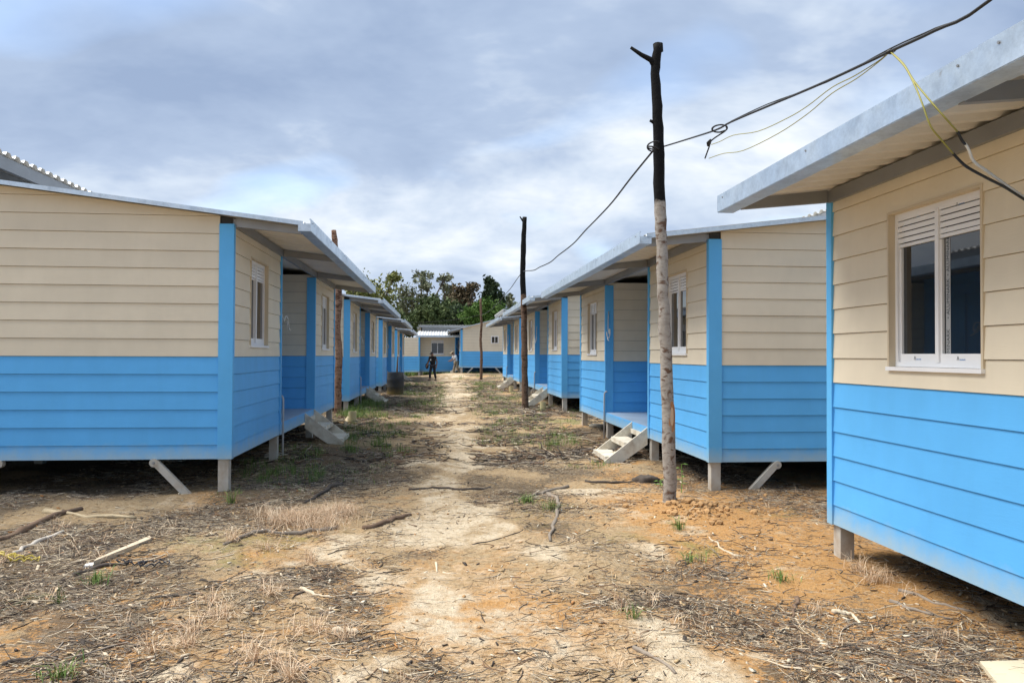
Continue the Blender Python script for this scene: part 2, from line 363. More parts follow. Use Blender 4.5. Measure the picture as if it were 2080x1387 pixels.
def window_spec(u0, depth_x=0., letters=False):
    """window in the opening u0..u0+.94 of the plane x=depth_x"""
    X = depth_x; u1 = u0+(WU1-WU0); z0, z1 = WZ0, WZ1; ch = []
    lin = MB()
    lin.box(X-.10, X+.021, u0-.002, u0+.016, z0, z1, LINING).box(X-.10, X+.021, u1-.016, u1+.002, z0, z1, LINING).box(X-.10, X+.021, u0+.016, u1-.016, z1-.016, z1+.002, LINING)
    u0 += .016; u1 -= .016; z1 -= .016
    sill = MB().box(X-.09, X+.034, u0-.02, u1+.02, z0-.006, z0+.02, WHITE)
    z0 += .022; um = (u0+u1)/2; fr = MB()
    fr.box(X-.085, X-.028, u0, u0+.026, z0, z1, WHITE).box(X-.085, X-.028, u1-.026, u1, z0, z1, WHITE)
    fr.box(X-.085, X-.028, u0+.026, u1-.026, z1-.035, z1, WHITE).box(X-.085, X-.028, u0+.026, u1-.026, z0, z0+.03, WHITE)
    mul = MB().box(X-.08, X-.022, um-.017, um+.017, z0+.03, z1-.035, WHITE)
    ch += [('lining', lin.mesh('lining'), []), ('sill', sill.mesh('sill'), []), ('mullion', mul.mesh('mullion'), [])]
    zl = z1-.205
    for k, (p, q) in enumerate(((u0+.026, um-.017), (um+.017, u1-.026))):
        dx = -.012 if k == 0 else 0.
        ch.append(('sash_rail', MB().box(X-.07+dx, X-.034+dx, p, q, z0+.03, z0+.085, WHITE).box(X-.07+dx, X-.034+dx, p, q, zl-.022, zl, WHITE)
                   .box(X-.07+dx, X-.036+dx, p, p+.014, z0+.085, zl-.03, WHITE).mesh('sash_rail'), []))
        ch.append(('pane', MB().box(X-.058+dx, X-.05+dx, p+.02, q, z0+.08, zl-.02, GLASS).mesh('pane'), []))
        ch.append(('louvre_back', MB().box(X-.084, X-.078, p, q, zl, z1-.035, DARK).mesh('louvre_back'), []))
        for j in range(4):
            z = zl+.005+j*.038
            ch.append(('slat', MB().hexa([(X-.07, p, z+.024), (X-.034, p, z), (X-.034, q, z), (X-.07, q, z+.024), (X-.07, p, z+.034), (X-.034, p, z+.031), (X-.034, q, z+.031), (X-.07, q, z+.034)], WHITE).mesh('slat'), []))
        ch.append(('louvre_head', MB().box(X-.072, X-.032, p, q, zl+.157, z1-.035, WHITE).mesh('louvre_head'), []))
        if letters:
            lx = X-.033+dx
            for zz in (z0+.046, z1-.052):
                def lm(tx, sz, yy, mt, zz=zz):
                    me_ = text_mesh(tx, sz, mt); me_.transform(Matrix.Translation((lx+.001, yy, zz)) @ Matrix.Rotation(math.pi/2, 4, 'Z') @ Matrix.Rotation(math.pi/2, 4, 'X')); return me_
                ym = (p+q)/2-.05
                ch.append(('logo', lm('\u039b', .032, ym, INK), [])); ch.append(('logo_lettering', lm('aluminark', .013, ym+.026, INKB), []))
    if letters:
        fx = X-.0495; fy = um+.052 if letters > 0 else um-.09
        ch.append(('film_strip', MB().box(fx, fx+.0012, fy, fy+.042, z0+.086, zl-.03, FILMW).mesh('film_strip'), []))
        for zz, tx in ((z0+.088, 'MINARK'), (z0+.30, '\u2022 ALUMINARK'), (z0+.565, '\u2022 ALUMINARK')):
            me_ = text_mesh(tx, .040, INK)
            me_.transform(Matrix.Translation((fx+.002, fy+.034, zz)) @ Matrix.Rotation(math.pi/2, 4, 'X') @ Matrix.Rotation(math.pi/2, 4, 'Y') if False else
                          Matrix.Translation((fx+.002, fy+.008, zz)) @ Matrix(((0, 0, 1, 0), (0, -1, 0, .026), (1, 0, 0, 0), (0, 0, 0, 1))))
            ch.append(('lettering', me_, []))
    return ('window', fr.mesh('window'), ch)

def house_spec(detail='full', near_gable=True, far_gable=True, slope=.12, letters=False, ind_rows=True):
    sp = []
    T0 = 2.615
    zl = lambda v: T0+slope*v                      # underside of the lower roof
    ZU = zl(HALF)+.40; zu = lambda v: ZU-.12*(v-HALF)
    ind = detail == 'full'
    def wall(name, core, mbs, individual):
        if individual: sp.append((name, core.mesh(name), [('board', q.mesh('board'), []) for q in mbs]))
        else: sp.append((name, joined(mbs, core).mesh(name), []))
    # front panels
    for s0 in (0, a_+b_):
        s1 = s0+a_; w0, w1 = (s0+WU0, s0+WU1) if s0 == 0 else (s1-WU1, s1-WU0)
        core = MB()
        for q in ((s0, w0, 0, 2.5), (w1, s1, 0, 2.5), (w0, w1, 0, WZ0), (w0, w1, WZ1, 2.5)): core.box(-.10, -.010, q[0]+.0, q[1]-.0, q[2]+.01, q[3], SUBST)
        mbs = boards(lambda s, z, o: (o, s, z), panel_rects(s0+.03, s1-.03, w0, w1), 2.52)
        wall('front_wall', core, mbs, ind)
        sp.append(window_spec(w0, 0., letters if s0 == 0 else False))
        sp.append(('window_backing', MB().box(-.16, -.13, w0-.1, w1+.1, WZ0-.1, WZ1+.1, DARK).mesh('window_backing'), []))
    # porch side walls and back wall
    for s0, sg in ((a_, 1), (a_+b_, -1)):
        core = MB().box(-REC, -.1, *sorted((s0-sg*.01, s0-sg*.09)), .02, 2.5, SUBST)
        mbs = boards(lambda s, z, o: (-s, s0+sg*o, z), panel_rects(.03, REC), 2.55)
        wall('porch_side_wall', core, mbs, ind)
    bw0 = a_+.18
    core = MB()
    w0, w1 = bw0, bw0+.94
    for q in ((a_, w0, 0, 2.6), (w1, a_+b_, 0, 2.6), (w0, w1, 0, WZ0), (w0, w1, WZ1, 2.6)): core.box(-REC-.1, -REC-.01, q[0], q[1], q[2], q[3], TRIM)
    mbs = boards(lambda s, z, o: (-REC+o, s, z), panel_rects(a_+.02, a_+b_-.02, w0, w1), 2.62, allblue=True)
    wall('porch_back_wall', core, mbs, False)
    ws = window_spec(w0, -REC); sp.append(ws)
    d0 = a_+b_-1.22
    dr = MB().box(-REC+.016, -REC+.04, d0, d0+.86, .17, 2.2, TRIM)
    sp.append(('door', dr.mesh('door'), [('door_frame', MB().box(-REC+.016, -REC+.055, d0-.06, d0-.004, .17, 2.26, TRIM).box(-REC+.016, -REC+.055, d0+.864, d0+.92, .17, 2.26, TRIM).box(-REC+.016, -REC+.055, d0-.004, d0+.864, 2.204, 2.26, TRIM).mesh('door_frame'), []),
        ('door_handle', MB().tube([(-REC+.04, d0+.08, 1.15), (-REC+.085, d0+.08, 1.15), (-REC+.085, d0+.18, 1.15)], .009, 6, GALV).mesh('door_handle'), []),
        ('door_panel', MB().box(-REC+.04, -REC+.046, d0+.13, d0+.73, .35, .95, TRIM).box(-REC+.04, -REC+.046, d0+.13, d0+.73, 1.25, 2.05, TRIM).mesh('door_panel'), [])]))
    # gables
    for end, vis in ((0, near_gable), (1, far_gable)):
        sg = -1 if end == 0 else 1; y0 = 0 if end == 0 else L_
        mapf = lambda s, z, o: (-s, y0+sg*o, z)
        core = MB(); ya, yb = sorted((y0-sg*.012, y0-sg*.1))
        for v0, v1, fn in ((.0, HALF, zl), (HALF, DEP, zu)):
            core.prism([(-v0, ya, .01), (-v1, ya, .01), (-v1, ya, fn(v1)-.01), (-v0, ya, fn(v0)-.01)], [(-v0, yb, .01), (-v1, yb, .01), (-v1, yb, fn(v1)-.01), (-v0, yb, fn(v0)-.01)], SUBST)
        mbs = boards(mapf, panel_rects(.125, HALF), zl(HALF), lambda p: zl(p[0])-.004-p[1])
        mbs2 = boards(mapf, panel_rects(HALF+.003, DEP-.1), zu(HALF), lambda p: zu(p[0])-.004-p[1])
        if vis and ind: sp.append(('gable_wall', core.mesh('gable_wall'), [('board', q.mesh('board'), []) for q in mbs+mbs2]))
        else: sp.append(('gable_wall', joined(mbs+mbs2, core).mesh('gable_wall'), []))
    # back wall, clerestory, floor
    bk = boards(lambda s, z, o: (-DEP-o, s, z), panel_rects(.03, L_-.03), zu(DEP)-.05)
    wall('back_wall', MB().box(-DEP+.01, -DEP+.1, 0, L_, .01, zu(DEP)-.02, SUBST), bk, False)
    sp.append(('clerestory_wall', MB().box(-HALF-.08, -HALF, .02, L_-.02, zl(HALF)-.3, zu(HALF)-.01, STEEL).mesh('clerestory_wall'), []))
    sp.append(('floor_frame', MB().box(-DEP+.11, -.11, .11, L_-.11, .012, .14, DARK).mesh('floor_frame'), []))
    # trims
    for y0, y1 in ((-.028, .05), (L_-.05, L_+.028)):
        sp.append(('corner_post', MB().box(-.125, .028, y0, y1, -.002, 2.535, TRIM).mesh('corner_post'), []))
        sp.append(('corner_post', MB().box(-DEP-.024, -DEP+.11, y0, y1, -.002, zu(DEP)-.06, TRIM).mesh('corner_post'), []))
    for y0, y1 in ((a_-.04, a_+.028), (a_+b_-.028, a_+b_+.04)):
        sp.append(('porch_post', MB().box(-.125, .028, y0, y1, -.002, 2.50, TRIM).mesh('porch_post'), []))
    # porch deck, pipe, hanging cable
    sp.append(('porch_deck', MB().box(-REC+.016, .0, a_+.024, a_+b_-.024, .10, .158, DECK).mesh('porch_deck'), [('deck_fascia', MB().box(.0, .02, a_+.024, a_+b_-.024, -.01, .15, BLUE).mesh('deck_fascia'), [])]))
    sp.append(('conduit', MB().tube([(.05, a_+.045, -.55), (.05, a_+.045, .42), (.048, a_+.05, .50), (.03, a_+.06, .535), (-.0, a_+.07, .54)], .014, 8, PIPE).mesh('conduit', True), []))
    pts = [(-.03, a_+.03, 2.02), (-.02, a_+.05, 1.86), (.0, a_+.13, 1.70), (.01, a_+.25, 1.60)]
    for k in range(9):
        an = math.pi*.9-k*math.pi*2/8; pts.append((.01+.006*k, a_+.36+.085*math.cos(an), 1.60+.085*math.sin(an)))
    pts += [(.06, a_+.38, 1.50), (.06, a_+.47, 1.47)]
    sp.append(('loose_cable', MB().tube(pts, .0085, 6, CABLEW).mesh('loose_cable', True), []))
    # steps at the far end of the porch
    u0, u1 = a_+b_-1.0, a_+b_-.04; st = []
    for y0 in (u0, u1-.035):
        poly = [(.022, .15), (.022, -.10), (.46, -.40), (.66, -.40), (.66, -.335)]
        st.append(('stringer', MB().prism([(x, y0, z) for x, z in poly], [(x, y0+.035, z) for x, z in poly], STEPM).mesh('stringer'), []))
    for zt, x0, x1 in ((-.075, .10, .36), (-.275, .36, .645)):
        st.append(('tread', MB().box(x0, x1, u0+.036, u1-.036, zt-.03, zt, STEPM).box(x1-.02, x1-.001, u0+.036, u1-.036, zt-.07, zt-.031, STEPM).mesh('tread'), []))
    sp.append(('steps', MB().box(.024, .05, u0+.036, u1-.036, -.02, .05, STEPM).mesh('steps'), st))
    # roof structure
    sp.append(('eave_beam', MB().box(.0, .045, .03, L_-.03, 2.505, 2.60, STEEL).mesh('eave_beam'), []))
    for yy in (.0, a_, a_+b_, L_-.04):
        A_ = [(.05, yy, zl(-.05)-.10), (.74, yy, zl(-.74)-.085), (.74, yy, zl(-.74)-.004), (.05, yy, zl(-.05)-.004)]
        sp.append(('rafter', MB().prism(A_, [(x, y+.04, z) for x, y, z in A_], STEEL).mesh('rafter'), []))
    def sheet(v0, v1, fn, name):
        prof = []; y = -.15
        while y < L_+.15:
            for dy, h in ((0, 0), (.06, 0), (.085, .040), (.155, .040)): prof.append((min(y+dy, L_+.15), h))
            y += .20
        prof.append((L_+.15, 0)); n = len(prof); mb = MB()
        V = [(-v0, y, fn(v0)+.004+h) for y, h in prof]+[(-v1, y, fn(v1)+.004+h) for y, h in prof]
        mb.add(V, [(i, i+1, n+i+1, n+i) for i in range(n-1)], ROOFM)
        V2 = [(x, y, z-.004) for x, y, z in V]
        mb.add(V2, [(i, n+i, n+i+1, i+1) for i in range(n-1)], ROOFU)
        mb.add([V[i] for i in range(n)]+[V2[i] for i in range(n)], [(i, n+i, n+i+1, i+1) for i in range(n-1)], ROOFM)
        ch = []
        for ye in (-.172, L_+.15):
            A_ = [(-v0, ye, fn(v0)-.012), (-v1, ye, fn(v1)-.012), (-v1, ye, fn(v1)+.034), (-v0, ye, fn(v0)+.034)]
            ch.append(('rake_trim', MB().prism(A_, [(x, y+.02, z) for x, y, z in A_], GALV).mesh('rake_trim'), []))
            A_ = [(-v0-.06, ye+(.03 if ye < 0 else -.07), fn(v0+.06)-.085), (-v1+.02, ye+(.03 if ye < 0 else -.07), fn(v1)-.085), (-v1+.02, ye+(.03 if ye < 0 else -.07), fn(v1)-.006), (-v0-.06, ye+(.03 if ye < 0 else -.07), fn(v0+.06)-.006)]
            if v0 > 0: ch.append(('rake_beam', MB().prism(A_, [(x, y+.05, z) for x, y, z in A_], STEEL).mesh('rake_beam'), []))
        sp.append((name, mb.mesh(name, fix=False), ch))
    sheet(-.78, HALF-.0, zl, 'roof'); sheet(HALF-.38, DEP+.5, zu, 'upper_roof')
    sp.append(('upper_fascia', MB().box(-HALF+.30, -HALF+.35, -.12, L_+.12, zu(HALF-.33)-.16, zu(HALF-.33)-.008, STEEL).mesh('upper_fascia'), []))
    # box gutter in lapped lengths
    for k, (y0, y1) in enumerate(((-.17, L_*.36), (L_*.36-.05, L_*.72), (L_*.72-.05, L_+.17))):
        e = .003*(k % 2); q = MB()
        q.box(.862+e, .866+e, y0, y1, 2.452-e, 2.582+e, GALV).box(.735-e, .862+e, y0, y1, 2.448-e, 2.452-e, GALV).box(.731-e, .735-e, y0, y1, 2.452-e, 2.535, GALV).box(.85+e, .862+e, y0, y1, 2.576+e, 2.580+e, GALV)
        if k == 0: q.box(.736, .861, y0, y0+.003, 2.4525, 2.53, GALV)
        if k == 2: q.box(.736, .861, y1-.003, y1, 2.4525, 2.53, GALV)
        sc = []
        for j in range(3):
            yy = y0+.12+j*(y1-y0-.3)/2
            sc.append(('screw', MB().tube([(.866+e, yy, 2.55), (.871+e, yy, 2.55)], .007, 6, STEEL).mesh('screw'), []))
        sp.append(('gutter', q.mesh('gutter'), sc if ind else []))
    # footings and braces
    for yy in (.0, a_-.05, a_+b_-.05, L_-.11):
        for xx in (-.125, -HALF-.05, -DEP):
            sp.append(('footing_post', MB().box(xx+.004, xx+.114, yy+.002, yy+.108, -.75, -.006, POST).mesh('footing_post'), []))
    for y0 in (-.03, L_-.03):
        for v, dv in ((.78, -.42), (2.35, .42), (3.9, -.42), (5.5, .42)):
            B0 = Vector((-v, y0+.03, -.02)); B1 = Vector((-v-dv, y0+.03, -.46)); dd = (B1-B0).normalized(); pp = Vector((-dd.z, 0, dd.x))*.035
            A_ = [B0+pp, B0-pp, B1-pp, B1+pp]
            sp.append(('brace', MB().prism([p-Vector((0, .03, 0)) for p in A_], [p+Vector((0, .03, 0)) for p in A_], POST).mesh('brace'),
                       [('bolt', MB().tube([(B0.x, y0-.004, -.035), (B0.x, y0+.064, -.035)], .045, 12, POST).tube([(B0.x, y0-.02, -.035), (B0.x, y0+.08, -.035)], .014, 6, STEEL).mesh('bolt'), [])]))
    return sp
def place(sp, name, label, loc, rz=0., group='cream and blue clapboard houses'):
    root = thing(name, label, 'house', loc, rz, group)
    def rec(items, par):
        for nm, me_, ch in items:
            o = link(nm, me_, par)
            rec(ch, o)
    rec(sp, root); return root
PI = math.pi
spL = house_spec('full', True, False); spR = house_spec('full', False, True); spR1 = house_spec('full', False, False, letters=1)
spF = house_spec('far')
HN = 'clapboard_house'
def left(sp, X, Y, zb, label): return place(sp, HN, label, (X, Y, zb))
def right(sp, X, Y, zb, label): return place(sp, HN, label, (X, Y+L_, zb), PI)
left(spL, -2.256, 8.661, .419, 'large cream and blue house at the left edge, its gable end facing the viewer')
left(spL, -2.28, 19.769, .382, 'second house of the left row, just behind the brown pole')
left(spL, -2.222, 30.105, .337, 'third house of the left row, beside the dark barrel')
left(spF, -2.304, 41.885, .316, 'fourth and farthest house of the left row')
right(spR1, 3.07, -2.251, .247, 'nearest house at the right edge, with lettering on its window glass')
right(spR, 3.065, 8.616, .344, 'second house of the right row, behind the tall forked pole')
right(spR, 3.092, 19.524, .466, 'third house of the right row, behind the slim pole with silhouette-black top')
right(spF, 3.153, 30.708, .48, 'fourth house of the right row, with a pale gutter end')
# cross houses at the end of the street
spB = house_spec('far', slope=.26)
hb = place(spB, HN, 'house at the end of the street with a small gable window, right of the men', (1.37, 52.+L_, .69), PI)
sm = MB(); sm.box(-2.52+.0, -2.02, L_+.02, L_+.05, 1.62, 2.12, WHITE)
smw = link('gable_window', sm.mesh('gable_window'), hb); link('pane', MB().box(-2.47, -2.29, L_+.05, L_+.056, 1.67, 2.07, GLASS).mesh('pane'), smw); link('pane', MB().box(-2.25, -2.07, L_+.05, L_+.056, 1.67, 2.07, GLASS).mesh('pane'), smw)
ha = place(spF, HN, 'house closing the end of the street, its windowed front facing the viewer', (-1.46, 56., .33), -PI/2)
an = boards(lambda s, z, o: (.85+o, s, z), panel_rects(-2.6, -.06), 2.42)
ax = link('annex', joined(an, MB().box(-3, .84, -2.6, -.0, .01, 2.42, SUBST)).mesh('annex'), ha)
link('corner_post', MB().box(.7, .874, -.06, .02, 0, 2.42, TRIM).mesh('corner_post'), ax)
for yy in (-2.5, -1.3, -.07): link('footing_post', MB().box(.72, .82, yy, yy+.1, -.9, 0.005, POST).mesh('footing_post'), ax)
place(spF, HN, 'farther house of which only the pale roof rises behind the end house', (-1.9, 67., .55), -PI/2)

# ================================================================== POLES
def bark_extra(silhouette_z, c1, c2, c3):
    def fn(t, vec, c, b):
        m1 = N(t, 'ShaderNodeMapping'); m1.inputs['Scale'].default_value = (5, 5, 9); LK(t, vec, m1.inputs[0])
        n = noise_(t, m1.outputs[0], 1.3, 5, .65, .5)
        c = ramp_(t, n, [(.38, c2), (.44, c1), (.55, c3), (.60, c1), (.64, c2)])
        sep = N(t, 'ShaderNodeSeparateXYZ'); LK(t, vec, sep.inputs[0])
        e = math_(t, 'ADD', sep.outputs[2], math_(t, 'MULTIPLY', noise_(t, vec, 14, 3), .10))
        k = math_(t, 'MULTIPLY', math_(t, 'SUBTRACT', e, silhouette_z), 25, True)
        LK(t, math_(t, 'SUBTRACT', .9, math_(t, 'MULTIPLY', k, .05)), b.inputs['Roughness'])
        return mix_(t, k, c, (.004, .004, .004))  # upper pole painted near-black: its backlit silhouette against the sky, put into the colour
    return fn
def pole(pix, Y, rads, label, silhouette_px, cols, branches=(), extra=None):
    P = [atY(x, y, Y) for x, y in pix]; base = P[0].copy(); base[2] = float(gz(base[0], base[1]))
    top = P; ch = 99 if silhouette_px is None else atY(pix[-1][0], silhouette_px, Y)[2]-base[2]+.05
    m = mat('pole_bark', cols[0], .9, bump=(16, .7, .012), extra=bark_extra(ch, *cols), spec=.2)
    r = thing('wooden_pole', label, 'pole', base, group='rough trunk poles carrying the wires')
    P = [p-base for p in P]; P[0][2] = -.3
    pts = []; rr = []                                  # refine + wobble
    for i in range(len(P)-1):
        for k in range(5):
            w = k/5; q = P[i]*(1-w)+P[i+1]*w; pts.append(q+np.array([random.uniform(-.006, .006), random.uniform(-.008, .008), 0])); rr.append((rads[i]*(1-w)+rads[i+1]*w)*random.uniform(.95, 1.06))
    pts.append(P[-1]); rr.append(rads[-1])
    link('trunk', MB().tube(pts, rr, 14, m, jit=.05).mesh('trunk', True), r)
    for bp, br in branches:
        q = [atY(x, y, Y)-base for x, y in bp]
        link('branch_stub', MB().tube(q, br, 8, m, jit=.08).mesh('branch_stub', True), r)
    return r, base, m
c_pale = ((.27, .24, .21), (.13, .08, .055), (.37, .34, .30)); c_brown = ((.12, .075, .05), (.06, .035, .022), (.19, .125, .085))
Y1 = 7.72
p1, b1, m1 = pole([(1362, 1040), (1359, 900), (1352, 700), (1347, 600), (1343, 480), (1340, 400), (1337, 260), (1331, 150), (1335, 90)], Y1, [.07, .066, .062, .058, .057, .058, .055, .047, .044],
    'tall crooked pole with pale bark, upper half coloured as a black silhouette, forked top', 415, c_pale,
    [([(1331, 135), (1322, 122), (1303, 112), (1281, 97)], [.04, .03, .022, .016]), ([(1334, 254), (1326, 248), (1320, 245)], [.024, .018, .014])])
tp = atY(1338, 93, Y1)-b1
link('split_top', MB().tube([tp+np.array([.02, 0, -.06]), tp+np.array([.026, .01, .03])], [.026, .018], 7, m1, jit=.15).mesh('split_top'), p1)
q = atY(1361, 845, Y1)-b1
sc_ = mat('bare_wood_scar', (.34, .17, .08), .8, var=.15)
mb = MB(); outl = [(math.cos(k*PI/8)*.035, math.sin(k*PI/8)*.155) for k in range(16)]
def onpole(dx, dz, d): return (q[0]+dx, q[1]-math.sqrt(max(.0664**2-dx*dx, 0))-d, q[2]+dz)
mb.prism([onpole(x, z, -.01) for x, z in outl], [onpole(x, z, .006) for x, z in outl], sc_)
sk = link('bark_scar', mb.mesh('bark_scar'), p1); inn = [(x*.45, z*.6) for x, z in outl]
link('bare_heartwood', MB().prism([onpole(x, z, -.0) for x, z in inn], [onpole(x, z, .009) for x, z in inn], mat('pale_heartwood', (.50, .36, .24), .8)).mesh('bare_heartwood'), sk)
g2 = onground(1067, 829); Y2 = float(g2[1])
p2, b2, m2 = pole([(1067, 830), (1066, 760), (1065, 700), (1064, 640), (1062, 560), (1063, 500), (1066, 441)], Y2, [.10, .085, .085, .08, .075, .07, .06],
    'slim pole with brown foot and top coloured as a black silhouette before the third right house', 600, c_brown, [([(1064, 452), (1060, 446), (1056, 440)], [.03, .025, .015])])
g3 = onground(977, 771); Y3 = min(float(g3[1]), 47)
p3, b3, m3 = pole([(977, 772), (978, 720), (976, 690), (978, 660), (976, 606)], Y3, [.09, .08, .075, .07, .06], 'farthest thin dark pole standing before the end houses', None, c_brown, [([(976, 690), (974, 686)], [.04, .02])])
p4, b4, m4 = pole([(687, 836), (686, 790), (689, 725), (684, 660), (688, 612), (685, 560), (681, 500), (678, 468)], 19.3, [.10, .09, .085, .085, .095, .08, .07, .06], 'knotty reddish brown pole between the first two left houses', None, ((.19, .105, .07), (.08, .042, .026), (.28, .18, .125)),
    [([(688, 790), (693, 786)], [.05, .03])])
# ================================================================== WIRES
def wire(name, pts, r, m, label, grp=None, parent=None, n=6, sub=1):
    P = [np.array(p, float) for p in pts]; out = []
    for i in range(len(P)-1):                          # catmull-rom
        p0, p1_, p2_, p3_ = P[max(i-1, 0)], P[i], P[i+1], P[min(i+2, len(P)-1)]
        for k in range(4):
            w = k/4; out.append(.5*((2*p1_)+(-p0+p2_)*w+(2*p0-5*p1_+4*p2_-p3_)*w*w+(-p0+3*p1_-3*p2_+p3_)*w**3))
    out.append(P[-1])
    o = link(name, MB().tube(out, r, n, m).mesh(name, True), parent)
    if not parent: tag(o, label, 'cable', grp)
    return o
def span(A_, B_, sag, n=14): return [A_*(1-k/n)+B_*(k/n)-np.array([0, 0, 4*sag*(k/n)*(1-k/n)])+np.array([0, 0, .012*math.sin(k*2.1)]) for k in range(n+1)]
T1 = atY(1327, 306, Y1); T2 = atY(1062, 551, Y2); T3 = atY(976, 640, Y3)
wire('overhead_cable', span(T1, T2, .33), .011, CABLEB, 'black cable sagging from the forked pole to the slim pole')
wire('overhead_cable', span(T2, T3, .25), .011, CABLEB, 'black cable running from the slim pole to the farthest pole')
wire('overhead_cable', span(T3, atY(826, 655, 45), .12), .010, CABLEB, 'thin cable from the farthest pole across to the left row')
wire('pole_lashing', [T1+np.array([.06*math.cos(k), .07*math.sin(k), .03*math.sin(k*.7)+.004*k]) for k in np.linspace(0, 14, 24)], .008, CABLEB, '', parent=None); tag(bpy.data.objects['pole_lashing'], 'black wire lashing wound round the forked pole', 'wire')
K = atX(1808, 105, 2.10)
main = [atY(1348, 298, Y1), atY(1400, 282, 7.0), atX(1455, 264, 2.18), atX(1485, 248, 2.17), atX(1560, 216, 2.15), atX(1680, 165, 2.12), K, atX(1900, 62, 2.09), atX(2012, 0, 2.08), np.array([2.07, 1.9, 3.05]), np.array([2.05, 0, 3.3]), np.array([2.4, -5, 4.2])]
wire('service_cable', main, .0075, CABLEB, 'thick black cable rising from the forked pole over the right gutter')
m2_ = [p+np.array([0, 0, .012*math.sin(i*2.3)+.006]) for i, p in enumerate(main[3:])]
wire('service_cable', m2_, .0035, CABLEB, 'thin black wire twisted along the thick cable over the right gutter')
# coil and tail where the cable is joined
cc = atX(1462, 264, 2.18); lp = []
for k in range(15): lp.append(cc+np.array([.012*math.sin(k*.9), .0, 0])+CR*(.055*math.cos(k*.85))+CU*(.03*math.sin(k*.85)+.01))
wire('cable_coil', lp+[atX(1446, 285, 2.18), atX(1440, 300, 2.18), atX(1432, 322, 2.18)], .006, CABLEB, 'black coil of spare cable hanging beside the forked pole')
o = link('cable_joint', MB().tube([K-CR*.02-CU*.006, K, K+CR*.025+CU*.008], [.006, .014, .006], 8, CABLEB, jit=.2).mesh('cable_joint', True)); tag(o, 'black taped joint where yellow wires leave the cable', 'cable joint')
o = link('cable_joint', MB().tube([atX(1443, 284, 2.18), atX(1440, 290, 2.18), atX(1438, 297, 2.18)], [.008, .018, .008], 8, CABLEB, jit=.2).mesh('cable_joint', True)); tag(o, 'small black clip on the spare cable tail', 'cable joint')
yl = lambda L, X: [K]+[atX(x, y, X) for x, y in L]
wire('yellow_wire', yl([(1790, 122), (1740, 160), (1690, 190), (1640, 232), (1580, 272), (1510, 306), (1470, 312), (1440, 322)], 2.12), .0028, CABLEY, 'lower yellow wire drooping left from the taped joint', 'yellow wires')
wire('yellow_wire', yl([(1785, 124), (1735, 155), (1690, 178), (1640, 216), (1600, 240), (1540, 267), (1490, 275), (1462, 288), (1445, 294)], 2.12), .0028, CABLEY, 'upper yellow wire drooping left from the taped joint', 'yellow wires')
Cc = [K]+[atX(x, y, X) for x, y, X in [(1835, 130, 2.09), (1856, 164, 2.07), (1885, 200, 2.06), (1920, 240, 2.10), (1945, 268, 2.18)]]
wire('yellow_wire', Cc, .0038, CABLEY, 'yellow wire dropping right from the joint to the white cable', 'yellow wires')
Dd = [K]+[atX(x, y, X) for x, y, X in [(1838, 136, 2.085), (1860, 178, 2.06), (1873, 210, 2.05), (1890, 256, 2.07), (1910, 282, 2.12), (1936, 312, 2.2)]]
wire('yellow_wire', Dd, .0038, CABLEY, 'yellow wire dropping right from the joint to the black cable', 'yellow wires')
wire('service_cable', [Cc[-1], atX(1953, 284, 2.21), atX(1960, 293, 2.24)], .0065, CABLEB, 'short black splice between yellow wire and white cable')
wire('white_cable', [atX(1960, 292, 2.24), atX(1968, 305, 2.27), atX(1978, 328, 2.33), atX(2005, 348, 2.46), atX(2040, 373, 2.64), atX(2080, 400, 2.86), atX(2125, 425, 3.055)], .0065, CABLEW, 'white cable end reaching down to the right house wall')
wire('service_cable', [Dd[-1], atX(1945, 322, 2.23), atX(1965, 340, 2.3), atX(2005, 362, 2.47), atX(2040, 380, 2.65), atX(2080, 405, 2.86), atX(2125, 432, 3.055)], .0065, CABLEB, 'black cable end reaching down to the right house wall')

# ================================================================== LOGS, ROOTS, LOOSE BITS
WG = mat('grey_root', (.23, .19, .15), .9, var=.25, bump=(25, .8, .01)); WB = mat('brown_branch', (.15, .095, .06), .9, var=.25, bump=(25, .8, .01))
WD = mat('dark_root', (.085, .068, .055), .95, var=.25, bump=(25, .8, .01)); WP = mat('pale_peeled_wood', (.55, .46, .33), .85, var=.18, bump=(20, .5, .006)); WL = mat('pale_bark_log', (.40, .32, .20), .9, var=.4, bump=(14, 1., .02)); WW = mat('white_bark_log', (.50, .46, .40), .9, var=.25, bump=(18, .8, .01))
def stick(name, pix, r, m, label, cat='branch', lift=.2, group='roots and branches lying on the ground'):
    P = [onground(x, y) for x, y in pix]; base = P[0].copy()
    pts = []; rr = []; n = len(P)
    for i in range(n-1):
        for k in range(4):
            w = k/4; q = P[i]*(1-w)+P[i+1]*w; q[2] = float(gz(q[0], q[1]))+r*lift; pts.append(q-base+np.array([random.uniform(-.22, .22)*r*3, random.uniform(-.22, .22)*r*3, random.uniform(-.3, .3)*r])); rr.append(.85*r*(1-.45*(i+w)/(n-1))*random.uniform(.75, 1.2))
    q = P[-1]; q[2] = float(gz(q[0], q[1]))+r*lift; pts.append(q-base); rr.append(r*.45)
    o = link(name, MB().tube(pts, rr, 9, m, jit=.12).mesh(name, True), None, base); return tag(o, label, cat, group)
stick('root', [(690, 1073), (640, 1078), (600, 1085), (540, 1081), (500, 1088), (455, 1107)], .030, WG, 'long grey root edging the dry grass patch')
stick('branch', [(742, 1074), (790, 1060), (834, 1046)], .034, WB, 'short brown branch just right of the dry grass')
stick('root', [(1108, 1004), (1128, 1010), (1133, 1030), (1126, 1060), (1118, 1100)], .030, WG, 'curved grey root pointing at the viewer, right of the path')
stick('branch', [(1152, 990), (1110, 998), (1090, 1004), (1052, 1014)], .026, WG, 'grey branch end lying behind the curved root')
stick('root', [(995, 990), (940, 996), (880, 990), (830, 995)], .022, WD, 'dark root crossing the worn path')
